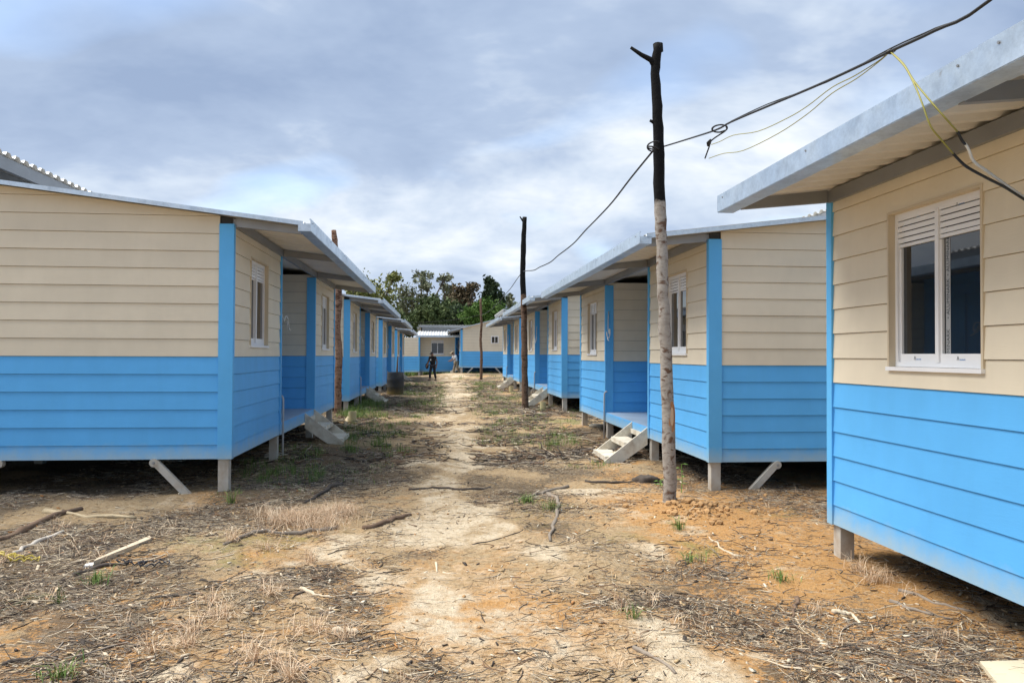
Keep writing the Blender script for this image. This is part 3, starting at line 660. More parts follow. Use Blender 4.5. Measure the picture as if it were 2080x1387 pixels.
stick('root', [(692, 984), (650, 1003), (618, 1022)], .034, WD, 'dark charred root by the left house corner')
stick('root', [(1190, 979), (1240, 981), (1290, 977), (1348, 979)], .024, WD, 'dark root running to the stump near the forked pole')
stick('branch', [(960, 1106), (1000, 1098), (1040, 1085), (1062, 1076)], .008, WD, 'thin dark twig lying across the pale path')
stick('wood_chip', [(886, 1143), (888, 1163)], .011, WP, 'upright pale splinter on the sandy patch', 'wood chip')
stick('wood_chip', [(898, 1163), (926, 1164)], .009, WP, 'pale splinter lying flat beside another on the sand', 'wood chip')
stick('log', [(-60, 1120), (0, 1097), (60, 1074), (165, 1036)], .052, WB, 'long half peeled log at the left edge', 'log')
stick('log', [(92, 1041), (180, 1051), (275, 1053)], .032, WL, 'pale barked log lying behind the left edge log', 'log')
stick('log', [(25, 1124), (75, 1102), (128, 1080)], .028, WW, 'whitish flaking log in front of the left edge log', 'log')
stick('root', [(1693, 1244), (1712, 1245), (1728, 1247), (1737, 1256), (1747, 1267)], .017, WP, 'pale bent root near the right house')
stick('branch', [(1812, 1222), (1850, 1238), (1896, 1250)], .017, WG, 'grey stick nearest the right house footing')
stick('branch', [(1830, 1200), (1900, 1225), (1977, 1243)], .016, WG, 'long grey stick under the right house wall')
stick('root', [(1618, 1215), (1613, 1235), (1610, 1255)], .02, WB, 'stubby brown root in the dark litter at lower right')
stick('branch', [(10, 1350), (60, 1341), (117, 1335)], .018, WD, 'dark stick on the pale sand at lower left')
stick('branch', [(395, 1207), (340, 1212), (285, 1217)], .013, WD, 'thin dark stick below the mossy sand at left')
stick('branch', [(150, 1170), (200, 1152), (262, 1146)], .022, WD, 'dark curved branch beside the pale plank')
stick('branch', [(608, 1196), (640, 1207), (673, 1215)], .016, WP, 'pale peeled stick on orange earth left of the path')
stick('wood_chip', [(680, 1281), (705, 1283), (727, 1287)], .026, WP, 'pale chunk of wood in the left foreground litter', 'wood chip')
stick('branch', [(1290, 1315), (1330, 1335), (1372, 1368)], .016, WG, 'weathered grey chunk of branch at bottom right of centre')
stick('root', [(330, 965), (372, 985), (398, 978)], .018, WG, 'small root under the left house gable')
stick('branch', [(1500, 1130), (1462, 1112), (1440, 1090)], .012, WP, 'thin pale stick on the clay right of the forked pole')
stick('log', [(713, 836), (706, 850), (700, 868)], .06, WL, 'short pale log beyond the first left house steps', 'log')
# stump, plank, slab, tins, plastic bits
def lump(name, pix, rx, rz, m, label, cat, seed):
    P = onground(*pix); bm = bmesh.new(); bmesh.ops.create_icosphere(bm, subdivisions=3, radius=1)
    for v in bm.verts:
        k = .35+1.3*float(fbm(np.array(v.co.x*2.2+seed), np.array(v.co.y*2.2+v.co.z*1.7), seed, 4)); v.co = Vector((v.co.x*rx*k, v.co.y*rx*.8*k, v.co.z*rz*k))
    me_ = bpy.data.meshes.new(name); bm.to_mesh(me_); bm.free(); me_.materials.append(m); me_.polygons.foreach_set('use_smooth', [True]*len(me_.polygons))
    return tag(link(name, me_, None, P), label, cat)
lump('stump', (1312, 977), .14, .085, WD, 'dark rotten stump just left of the forked pole', 'stump', 5)
def slab(name, pts, th, m, label, cat):
    P = [onground(*p) for p in pts]; b0 = P[0].copy(); z = max(p[2] for p in P)
    A_ = [(p[0]-b0[0], p[1]-b0[1], z-b0[2]-.02) for p in P]; mb = MB(); mb.prism(A_, [(x, y, zz+th) for x, y, zz in A_], m)
    return tag(link(name, mb.mesh(name), None, b0), label, cat)
slab('cement_board', [(1990, 1352), (2085, 1347), (2140, 1420), (2045, 1420)], .035, mat('pale_cement_board', (.62, .54, .38), .85, var=.12), 'pale cream cement board offcut at the bottom right corner', 'board')
slab('plank', [(190, 1152), (196, 1143), (304, 1091), (308, 1097)], .035, WP, 'narrow pale plank pointing away at left', 'plank')
slab('loose_board', [(537, 930), (540, 925), (586, 922), (586, 927)], .04, STEPM, 'short board lying under the first left house', 'board')
slab('loose_board', [(1196, 868), (1200, 862), (1228, 864), (1226, 869)], .04, STEPM, 'short board lying by the porch of the second right house', 'board')
slab('foam_scrap', [(170, 1152), (178, 1142), (194, 1141), (188, 1151)], .02, mat('white_foam', (.75, .74, .70), .8), 'white foam scrap beside the pale plank', 'scrap')
TINM = mat('yellowed_plastic_pipe', (.50, .44, .24), .6, var=.15)
for px, lab in (((716, 855), 'short yellowish pipe stub beside the first left house'), ((1103, 832), 'yellowish pipe stub near the slim pole'), ((1038, 795), 'yellowish pipe stub before the fourth right house')):
    P = onground(*px); mb = MB(); n = 16; R_, h = .085, .21
    mb.tube([(0, 0, -.05), (0, 0, h)], R_, n, TINM, cap=False).tube([(0, 0, -.05), (0, 0, h)], R_-.01, n, TINM, cap=False)
    ring = [(R_*math.cos(k*2*PI/n), R_*math.sin(k*2*PI/n), h) for k in range(n)]; ri = [((R_-.01)*math.cos(k*2*PI/n), (R_-.01)*math.sin(k*2*PI/n), h) for k in range(n)]
    mb.add(ring+ri, [(k, (k+1) % n, n+(k+1) % n, n+k) for k in range(n)], TINM)
    tag(link('pipe_stub', mb.mesh('pipe_stub', fix=False), None, P), lab, 'pipe', 'pipe stubs standing in the ground')
YEL = mat('yellow_plastic_strap', (.55, .43, .08), .6); BLK = mat('black_plastic', (.02, .022, .03), .4)
def ribbon(name, pix, m, label, w, sc, n=60):
    P = onground(*pix); r_ = random.Random(3); pts = []; x = y = 0.; an_ = 0.
    for k in range(n):
        an_ += r_.uniform(-1.1, 1.1); x += math.cos(an_)*sc; y += math.sin(an_)*sc*.6; x *= .97; y *= .97
        pts.append(Vector((x, y, float(gz(P[0]+x, P[1]+y))-P[2]+.012+.025*abs(math.sin(k*.9)))))
    return tag(link(name, MB().tube(pts, [w*r_.uniform(.4, 1.3) for _ in pts], 5, m).mesh(name), None, P), label, 'scrap')
ribbon('plastic_strap', (18, 1130), YEL, 'crumpled yellow plastic strap at the left edge', .007, .022)
ribbon('plastic_scrap', (278, 1148), BLK, 'torn black plastic scrap near the pale plank', .006, .022)
# barrel
P = onground(803, 800); br = thing('barrel', 'dark weathered barrel on the left of the path, a stick inside', 'barrel', P)
def barrel_extra(t, vec, c, b):
    sep = N(t, 'ShaderNodeSeparateXYZ'); LK(t, vec, sep.inputs[0]); e = math_(t, 'ADD', sep.outputs[2], math_(t, 'MULTIPLY', noise_(t, vec, 5, 5, .7), .5))
    return ramp_(t, e, [(.22, (.20, .14, .035)), (.48, (.04, .036, .026)), (.80, (.026, .03, .036)), (1.1, (.07, .075, .08))])
BAR = mat('weathered_barrel', (.08, .08, .08), .7, var=.2, extra=barrel_extra, bump=(9, .3, .01))
R_ = .5*33/FPX*float(P[1])/math.cos(yaw); hh = 44/FPX*float(P[1])
zz = [(-.05, .97), (.03, 1), (.05, 1.0), (.3, 1.03), (.33, 1.05), (.36, 1.03), (.62, 1.03), (.65, 1.05), (.68, 1.03), (.93, .98), (.95, 1.0), (1.0, .97)]
ro = MB().tube([(0, 0, q_*hh) for q_, _ in zz], [R_*k for _, k in zz], 24, BAR, cap=False)
link('barrel_shell', ro.mesh('barrel_shell', True), br); link('barrel_lid', MB().tube([(0, 0, hh*.94), (0, 0, hh*.955)], R_*.95, 24, DARK).mesh('barrel_lid'), br)
tag(link('stick', MB().tube([(0, 0, 0), (.01, 0, hh*.25), (.03, 0, .62)], [.035, .03, .02], 7, WB, jit=.1).mesh('stick'), None, P+np.array([.05, 0, hh*.94])), 'stick standing up out of the dark barrel', 'stick')

# ================================================================== LITTER, GRASS, CLODS  (uncountable)
def np_mesh(name, V, F, mats, mi=None, smooth=False):
    me_ = bpy.data.meshes.new(name); me_.vertices.add(len(V)); me_.vertices.foreach_set('co', V.astype(np.float32).ravel())
    k = F.shape[1]; me_.loops.add(F.size); me_.loops.foreach_set('vertex_index', F.ravel().astype(np.int32))
    me_.polygons.add(len(F)); me_.polygons.foreach_set('loop_start', np.arange(0, F.size, k, dtype=np.int32)); me_.polygons.foreach_set('loop_total', np.full(len(F), k, dtype=np.int32))
    for m in mats: me_.materials.append(m)
    if mi is not None: me_.polygons.foreach_set('material_index', mi.astype(np.int32))
    me_.update(); me_.validate(); return me_
def scatter(n, y0, y1, pw, wf, x0=-4.6, x1=4.3):
    X = []; Yv = []; tot = 0
    while tot < n:
        u = rng.random(n*2); y = (y0**(1-pw)+u*(y1**(1-pw)-y0**(1-pw)))**(1/(1-pw)); x = rng.uniform(x0, x1, n*2)
        hw = .3+y*.72; keep = (np.abs(x-.09*y) < hw) & (rng.random(n*2) < wf(x, y)); X.append(x[keep]); Yv.append(y[keep]); tot += keep.sum()
    return np.concatenate(X)[:n], np.concatenate(Yv)[:n]
def w_twig(x, y):
    s, c_, m_, g_ = masks(x, y); return np.clip(.08+.9*m_+.25*(1-s)*(1-.6*c_), 0, 1)*np.clip(4.5*(fbm(x*1.3, y*1.3, 91, 4)-.39), 0.06, 1)
def twigs(name, n, y0, y1, pw, lmin, lmax, rmin, rmax, mats, probs, label):
    x, y = scatter(n, y0, y1, pw, w_twig); L = lmin+(lmax-lmin)*rng.random(n)**2.4; an_ = rng.normal(0, 1, n)*1.0+np.where(rng.random(n) < .5, 0, PI)+rng.random(n)*.6; cur = rng.normal(0, .5, n)
    r = rmin+(rmax-rmin)*rng.random(n)**2; K_ = 4; pts = np.zeros((n, K_, 3)); px_, py_ = x.copy(), y.copy(); a = an_.copy()
    til = rng.random(n)*.35*(rng.random(n) < .35)
    for k in range(K_):
        pts[:, k, 0] = px_; pts[:, k, 1] = py_; pts[:, k, 2] = gz(px_, py_)+r*.7+til*L*k/K_
        px_ = px_+np.cos(a)*L/(K_-1); py_ = py_+np.sin(a)*L/(K_-1); a = a+cur+rng.normal(0, .35, n)
    V = np.zeros((n, K_, 3, 3)); sd_ = np.stack([-np.sin(an_), np.cos(an_), 0*an_], -1)
    tp_ = np.linspace(1, .55, K_)
    for j in range(3):
        th = j*2*PI/3; V[:, :, j, :] = pts+(sd_[:, None]*math.cos(th)+np.array([0, 0, 1.])*math.sin(th))*(r[:, None]*tp_[None])[..., None]
    F = []; base = np.arange(n)[:, None]*K_*3
    for k in range(K_-1):
        for j in range(3): F.append(base+np.array([[k*3+j, k*3+(j+1) % 3, (k+1)*3+(j+1) % 3, (k+1)*3+j]]))
    F = np.stack(F, 1).reshape(-1, 4); mi = np.repeat(rng.choice(len(mats), n, p=probs), 9)
    tag(link(name, np_mesh(name, V.reshape(-1, 3), F, mats, mi)), label, kind='stuff')
LT = [mat('litter_dark', (.055, .042, .033), .95), mat('litter_grey', (.22, .185, .15), .95), mat('litter_straw', (.55, .46, .33), .9), mat('litter_brown', (.20, .12, .07), .95)]
twigs('twig_litter', 26000, 3.1, 12, 1.4, .03, .26, .0012, .0045, LT, [.36, .27, .21, .16], 'twigs, bark strips and fine roots littering the earth')
twigs('straw_litter', 30000, 3.1, 12, 1.5, .04, .24, .0008, .0024, LT, [.16, .26, .44, .14], 'matted straw and hair-thin rootlets over the earth')
twigs('root_litter', 550, 3.1, 13, 1.3, .10, .45, .003, .008, LT, [.28, .40, .17, .15], 'longer broken roots scattered through the litter')
twigs('far_twig_litter', 8000, 11, 45, 1.3, .1, .5, .006, .016, LT, [.38, .30, .14, .18], 'dark litter along the far part of the street')
def chips(name, n, y0, y1, pw, smin, smax, mats, probs, wf, label):
    x, y = scatter(n, y0, y1, pw, wf); s = smin+(smax-smin)*rng.random(n)**3; z = gz(x, y); an_ = rng.random(n)*PI*2
    c_, sn = np.cos(an_), np.sin(an_); asp = rng.uniform(.10, .42, n); th = .002+s*rng.uniform(.04, .14, n); tx = rng.normal(0, .22, n)
    V = np.zeros((n, 8, 3))
    for i, (ax_, ay_, az_) in enumerate([(-1, -1, 0), (1, -1, 0), (1, 1, 0), (-1, 1, 0), (-1, -1, 1), (1, -1, 1), (1, 1, 1), (-1, 1, 1)]):
        jx = ax_*s*rng.uniform(.5, 1.1, n)*.5; jy = ay_*s*asp*rng.uniform(.15, 1.3, n)*.5
        V[:, i, 0] = x+c_*jx-sn*jy; V[:, i, 1] = y+sn*jx+c_*jy; V[:, i, 2] = z+az_*th-.002+jx*tx+s*.06
    F = np.array([(0, 3, 2, 1), (4, 5, 6, 7), (0, 1, 5, 4), (1, 2, 6, 5), (2, 3, 7, 6), (3, 0, 4, 7)]); F = (np.arange(n)[:, None, None]*8+F[None]).reshape(-1, 4)
    tag(link(name, np_mesh(name, V.reshape(-1, 3), F, mats, np.repeat(rng.choice(len(mats), n, p=probs), 6))), label, kind='stuff')
CH = [WP, mat('chip_tan', (.46, .33, .18), .9), mat('chip_cream', (.68, .60, .46), .9), LT[0], mat('chip_orange', (.42, .20, .07), .95)]
chips('wood_chips', 13000, 3.1, 14, 1.4, .008, .06, CH, [.26, .31, .17, .20, .06], lambda x, y: np.clip(w_twig(x, y)+.10, 0, 1), 'pale wood chips and bark flakes on the earth')
chips('far_wood_chips', 6500, 12, 45, 1.4, .02, .10, CH, [.3, .28, .2, .17, .05], lambda x, y: np.clip(w_twig(x, y)+.1, 0, 1), 'pale chips along the far part of the street')
def w_clod(x, y):
    d = np.hypot((x-2.5)/1.0, (y-7.45)/.8); return np.clip(np.exp(-(d/.42)**2), 0, 1)+.004
def clods(name, n, wf, label, m, smin, smax, box):
    x = []; y = []
    while len(x) < n:
        a, b2_ = rng.uniform(*box[:2]), rng.uniform(*box[2:])
        if rng.random() < wf(a, b2_): x.append(a); y.append(b2_)
    mb = MB(); bm0 = bmesh.new(); bmesh.ops.create_icosphere(bm0, subdivisions=1, radius=1); ve = np.array([v.co[:] for v in bm0.verts]); fa = [tuple(v.index for v in f.verts) for f in bm0.faces]; bm0.free()
    for a, b2_ in zip(x, y):
        s = smin+(smax-smin)*rng.random()**2.5; V = ve*(s*rng.uniform(.6, 1.15, (len(ve), 1)))*np.array([1, 1, .75])+np.array([a, b2_, float(gz(a, b2_))+s*.35]); mb.add(V, fa, m)
    tag(link(name, mb.mesh(name, fix=False)), label, kind='stuff')
CLAY = mat('orange_clay', (.42, .25, .11), .95, var=.25, bump=(30, .8, .01))
clods('clay_clods', 250, w_clod, 'crumbled orange clay heaped at the foot of the forked pole', CLAY, .008, .045, (1.6, 3.6, 6.6, 8.3))
clods('clay_crumbs', 700, lambda x, y: float(np.clip(masks(np.array(x), np.array(y))[1], .03, 1)), 'small clay crumbs over the orange earth', CLAY, .004, .015, (-2.2, 3.6, 3.6, 11))
def grass(name, spots, mats, label, hmin, hmax, wd, lean=.6):
    V = []; F = []; mi = []; k = 0
    for (x, y, rad, nb, hs) in spots:
        for _ in range(nb):
            r_ = rad*abs(rng.normal(0, .5)); t_ = rng.random()*2*PI; bx, by = x+r_*math.cos(t_), y+r_*math.sin(t_); h = hs*rng.uniform(hmin, hmax); le = rng.normal(0, lean)*h; t2 = rng.random()*2*PI
            z0 = None; w = wd*rng.uniform(.6, 1.3); dx, dy = math.cos(t2)*abs(le), math.sin(t2)*abs(le); ox, oy = -math.sin(t2)*w, math.cos(t2)*w
            V += [(bx-ox, by-oy, -.01), (bx+ox, by+oy, -.01), (bx+dx*.4+ox*.8, by+dy*.4+oy*.8, h*.6), (bx+dx*.4-ox*.8, by+dy*.4-oy*.8, h*.6), (bx+dx+ox*.15, by+dy+oy*.15, h*(1-.25*abs(le)/max(h, .01))), (bx+dx-ox*.15, by+dy-oy*.15, h*(1-.25*abs(le)/max(h, .01)))]
            F += [(k, k+1, k+2, k+3), (k+3, k+2, k+4, k+5)]; m_ = rng.integers(len(mats)); mi += [m_, m_]; k += 6
    V = np.array(V); V[:, 2] += gz(V[:, 0], V[:, 1])
    tag(link(name, np_mesh(name, V, np.array(F), mats, np.array(mi))), label, kind='stuff')
def gp(px, py, rad, nb, hs=1.): p = onground(px, py); return (p[0], p[1], rad, nb, hs)
DG = [mat('dry_grass_a', (.62, .45, .30), .9), mat('dry_grass_b', (.50, .34, .21), .9), mat('dry_grass_c', (.72, .58, .41), .9)]
dsp = [gp(640, 1055, .35, 1500), gp(590, 1060, .3, 900), gp(690, 1045, .28, 900), gp(540, 1048, .25, 160), gp(660, 1075, .3, 300)]
for px_, py_ in ((545, 1118), (632, 1142), (548, 1208), (395, 1285), (505, 1325), (455, 1255), (640, 1282), (590, 1380), (380, 1312), (1770, 1180), (1800, 1182), (1742, 1160), (470, 1100), (430, 1225), (520, 1340), (700, 1300), (310, 1325), (560, 1350)):
    dsp.append(gp(px_, py_, random.uniform(.06, .13), random.randint(50, 130), random.uniform(.8, 1.1)))
x_, y_ = scatter(90, 3.4, 9, 1.3, w_twig)
dsp += [(a, b2_, .09, 18, .7) for a, b2_ in zip(x_, y_)]
grass('dry_grass', dsp, DG, 'dry straw coloured grass tufts in the left foreground', .04, .15, .0015, 1.3)
GG = [mat('green_grass_a', (.12, .20, .035), .8), mat('green_grass_b', (.20, .26, .06), .8), mat('green_grass_c', (.08, .15, .03), .8)]
gs = []
for _ in range(48): gs.append(gp(random.uniform(490, 650), random.uniform(905, 985), .12, 22, .8))
for _ in range(60): gs.append(gp(random.uniform(700, 780), random.uniform(812, 850), .3, 60, 1.2))
for _ in range(45): gs.append(gp(random.uniform(700, 830), random.uniform(860, 930), .18, 35, .8))
for _ in range(40): gs.append(gp(random.uniform(820, 900), random.uniform(785, 830), .45, 50, .9))
for _ in range(55): gs.append(gp(random.uniform(960, 1180), random.uniform(800, 915), .25, 30, .7))
for q_ in ((195, 1185, .13, 90, .6), (130, 1375, .12, 70, .6), (120, 1225, .05, 16, .9), (1405, 1140, .1, 40, .6), (1070, 1020, .12, 120, .6), (1120, 1035, .1, 90, .7), (470, 1022, .05, 40, 1), (1585, 1178, .1, 60, .6), (1380, 1075, .08, 50, .8), (1290, 1255, .05, 30, .6), (1130, 905, .3, 120, .8)): gs.append(gp(*q_))
for _ in range(620):
    y_ = random.uniform(8.5, 42); x_ = float(pathc(y_))+random.choice((-1, 1))*random.uniform(.5, 2.3)
    if float(fbm(np.array(x_*.9), np.array(y_*.5), 33, 3)) > .5: gs.append((x_, y_, random.uniform(.1, .4), int(12+y_), random.uniform(.25, .7)))
for _ in range(26): gs.append(gp(random.uniform(930, 1022), random.uniform(757, 772), .5, 40, 2))
grass('green_grass', gs, GG, 'patches of green grass beside the houses and path', .04, .19, .0026, .95)
mg = [(random.uniform(-14, 14), random.uniform(58, 66), .8, 26, 2.2) for _ in range(260)]
grass('meadow_grass', mg, GG, 'lush green grass beneath and behind the end house', .1, .3, .014)
# seedlings at the pole
LEAF = mat('seedling_leaf', (.16, .30, .05), .6)
for (px_, py_, h, lab) in ((1384, 1000, .32, 'taller green seedling right of the forked pole foot'), (1340, 992, .10, 'small leafy sprout left of the forked pole foot')):
    P = onground(px_, py_); r = thing('seedling', lab, 'seedling', P, group='green seedlings')
    link('stem', MB().tube([(0, 0, -.02), (.01, 0, h*.5), (0, 0, h)], [.005, .004, .003], 6, LEAF).mesh('stem'), r)
    for k in range(6):
        an_ = k*2.4; zz_ = h*(.3+.7*k/5); d = Vector((math.cos(an_), math.sin(an_), .25)); s_ = Vector((-math.sin(an_), math.cos(an_), 0))*.018; o_ = Vector((0, 0, zz_))
        link('leaf', MB().prism([o_, o_+d*.035+s_, o_+d*.08-Vector((0, 0, .02)), o_+d*.035-s_], [p+Vector((0, 0, .0015)) for p in (o_, o_+d*.035+s_, o_+d*.08-Vector((0, 0, .02)), o_+d*.035-s_)], LEAF).mesh('leaf'), r)

# ================================================================== TREES
def leafmat(nm, a, b2_):
    m = bpy.data.materials.new(nm); m.use_nodes = True; t = m.node_tree; b = t.nodes['Principled BSDF']; b.inputs['Roughness'].default_value = .7; b.inputs['Specular IOR Level'].default_value = .2
    LK(t, mix_(t, N(t, 'ShaderNodeNewGeometry').outputs['Random Per Island'], a, b2_), b.inputs['Base Color']); return m
LM = {'yellow': leafmat('leaves_yellow_green', (.13, .16, .04), (.28, .28, .10)), 'olive': leafmat('leaves_olive', (.10, .12, .065), (.22, .225, .14)), 'red': leafmat('leaves_reddish', (.08, .07, .04), (.17, .12, .065)),
      'dark': leafmat('leaves_dark', (.022, .042, .02), (.06, .085, .04)), 'bright': leafmat('leaves_bright', (.045, .10, .018), (.11, .18, .04)), 'mid': leafmat('leaves_mid', (.035, .06, .02), (.10, .13, .045))}
TB = mat('tree_bark', (.14, .11, .085), .95, var=.2)
def tree(label, Y, blobs, kind, n, ls, trunkx=None, clump=.8, group='trees beyond the end of the street', sparse=1.):
    C_ = []; k = Y/FPX
    for (cx, cy, rx, ry) in blobs: p = atY(cx, cy, Y+random.uniform(-1.5, 1.5)); C_.append((p, rx*k, ry*k))
    bx = np.mean([c[0][0] for c in C_]) if trunkx is None else atY(trunkx, 700, Y)[0]
    base = np.array([bx, Y, float(gz(bx, Y))-.05]); r = thing('tree', label, 'tree', base, group=group)
    mb = MB(); lo = min(c[0][2]-c[2] for c in C_); top = np.array([0, 0, max(lo-base[2], 1.0)])
    H = max(c[0][2] for c in C_)-base[2]
    mb.tube([(0, 0, -.2), top*.5+np.array([.1, 0, 0]), top], [H*.035, H*.028, H*.022], 8, TB)
    area = [c[1]*c[2] for c in C_]; cl = []
    for (c, rx, rz), a in zip(C_, area):
        m_ = max(7, int(95*sparse*a/sum(area)))
        for _ in range(m_):
            d = rng.normal(0, 1, 3); d /= np.linalg.norm(d); rr = rng.random()**.45; cl.append((c+d*rr*np.array([rx, rx*.9, rz])-base, max(min(rx, rz)*.33, .25)))
        mb.tube([top*.85, (top+(c-base))*.5+np.array([0, 0, -.2]), c-base], [H*.018, H*.011, H*.004], 6, TB)
        for _ in range(7):
            q_ = cl[-1-rng.integers(m_)][0]; w = c-base; mb.tube([w*.8+top*.2, (w+q_)*.5, q_], [H*.007, H*.005, H*.002], 4, TB)
    link('trunk', mb.mesh('trunk', True), r)
    ci = rng.integers(len(cl), size=n); cen = np.array([cl[i][0] for i in ci]); cr = np.array([cl[i][1] for i in ci])
    P_ = cen+rng.normal(0, 1, (n, 3))*cr[:, None]*clump; u_ = rng.normal(0, 1, (n, 3)); u_ /= np.linalg.norm(u_, axis=1)[:, None]; v_ = np.cross(u_, rng.normal(0, 1, (n, 3))); v_ /= np.linalg.norm(v_, axis=1)[:, None]
    s_ = (ls*rng.uniform(.5, 1.3, n))[:, None]; V = np.stack([P_-u_*s_, P_+v_*s_*.45, P_+u_*s_, P_-v_*s_*.45], 1).reshape(-1, 3)
    link('crown', np_mesh('crown', V, np.arange(4*n).reshape(-1, 4), [LM[kind]]), r)
tree('loose yellow green tree rising behind the left row', 84, [(745, 580, 36, 26), (772, 605, 36, 36), (722, 592, 20, 24), (800, 562, 14, 7), (745, 625, 50, 35)], 'yellow', 3000, .24)
tree('spreading grey green tree with a flat windswept crown', 90, [(835, 602, 40, 26), (872, 578, 36, 13), (905, 563, 18, 8), (822, 632, 38, 28), (858, 560, 20, 6), (862, 622, 30, 14)], 'olive', 3000, .22, 850)
tree('thin sparse tree between the spreading and the reddish tree', 92, [(908, 600, 12, 22), (900, 580, 8, 6), (918, 585, 7, 10)], 'olive', 700, .2, sparse=.5)
tree('reddish brown tree left of the dark conical tree', 86, [(940, 598, 25, 17), (924, 612, 18, 12), (962, 583, 9, 6), (942, 625, 25, 20)], 'red', 2600, .24)
tree('dark conical tree, the tallest near the centre right', 84, [(995, 573, 9, 11), (996, 590, 16, 16), (999, 608, 23, 18), (1000, 630, 28, 22)], 'dark', 7000, .22)
tree('bright green domed tree right of centre', 74, [(985, 632, 34, 22), (1010, 645, 26, 22), (958, 646, 24, 20)], 'bright', 5600, .2)
tree('small grey green tree far right above the right row', 96, [(1036, 607, 9, 8), (1042, 625, 14, 12), (1050, 645, 22, 16)], 'olive', 1500, .24)
tree('dark green bushy tree behind the roof of the end house', 78, [(880, 640, 30, 24), (905, 652, 28, 20), (858, 655, 26, 18)], 'mid', 5000, .22)
tree('dark green bushy tree left of the end house', 80, [(815, 655, 32, 24), (790, 660, 28, 24), (840, 660, 20, 20)], 'mid', 4600, .22)
tree('dark green bushy tree under the reddish tree', 79, [(930, 645, 24, 22), (948, 655, 20, 18)], 'dark', 3400, .22)
tree('low dark tree behind the right row roofs', 82, [(1040, 650, 34, 22), (1075, 660, 30, 20)], 'mid', 3600, .24)
tree('low yellow green tree behind the left row roofs', 82, [(735, 650, 34, 24), (700, 655, 30, 22)], 'yellow', 3000, .26)
tree('tall dark tree filling the middle behind the thin tree', 83, [(880, 625, 30, 20), (915, 632, 26, 20), (900, 650, 34, 22)], 'mid', 3600, .22)
# palm
P = atY(848, 612, 82); base = np.array([P[0], 82, float(gz(P[0], 82))]); pr = thing('palm_tree', 'small palm with arching fronds among the dark trees', 'palm', base)
hp = P[2]-base[2]; link('trunk', MB().tube([(0, 0, -.2), (.1, 0, hp*.5), (0, 0, hp)], [.16, .13, .1], 8, TB).mesh('trunk', True), pr)
for k in range(11):
    an_ = k*2*PI/11; d = Vector((math.cos(an_), math.sin(an_), 0)); mb = MB(); c0 = Vector((0, 0, hp))
    for j in range(14):
        s0 = j/14*1.7; pz = lambda s: c0+d*s+Vector((0, 0, .75*s-.42*s*s)); a = pz(s0); sw = Vector((-d.y, d.x, -.35))
        for sg in (1, -1):
            e = a+Vector((sw.x*sg, sw.y*sg, sw.z))*.42*(1-.5*j/14)+d*.15; mb.prism([a, a+d*.07, e], [p+Vector((0, 0, .01)) for p in (a, a+d*.07, e)], LM['mid'])
    link('frond', mb.mesh('frond'), pr)

# ================================================================== PEOPLE
SKIN = mat('skin', (.22, .12, .075), .6); BLKC = mat('black_cloth', (.012, .012, .014), .9, bump=(40, .3, .005)); NAVY = mat('dark_trousers', (.016, .018, .026), .9); GREYC = mat('pale_grey_shirt', (.55, .55, .55), .9); KHAKI = mat('khaki_trousers', (.22, .19, .14), .9); TANC = mat('tan_cap', (.42, .33, .22), .9); SHOE = mat('dark_shoe', (.02, .018, .016), .7); HAIR = mat('black_hair', (.008, .007, .006), .8); WHC = mat('white_cloth', (.75, .75, .75), .9)
def skin(name, verts, edges, radii, m, parent, root=0, sub=2):
    me_ = bpy.data.meshes.new(name); me_.from_pydata([tuple(v) for v in verts], edges, []); me_.materials.append(m)
    o = link(name, me_, parent); sk_ = o.modifiers.new('skin', 'SKIN'); sk_.use_smooth_shade = True
    for i, r in enumerate(radii):
        sv = me_.skin_vertices[0].data[i]; sv.radius = r if isinstance(r, tuple) else (r, r); sv.use_root = (i == root)
    s_ = o.modifiers.new('sub', 'SUBSURF'); s_.levels = s_.render_levels = sub; return o
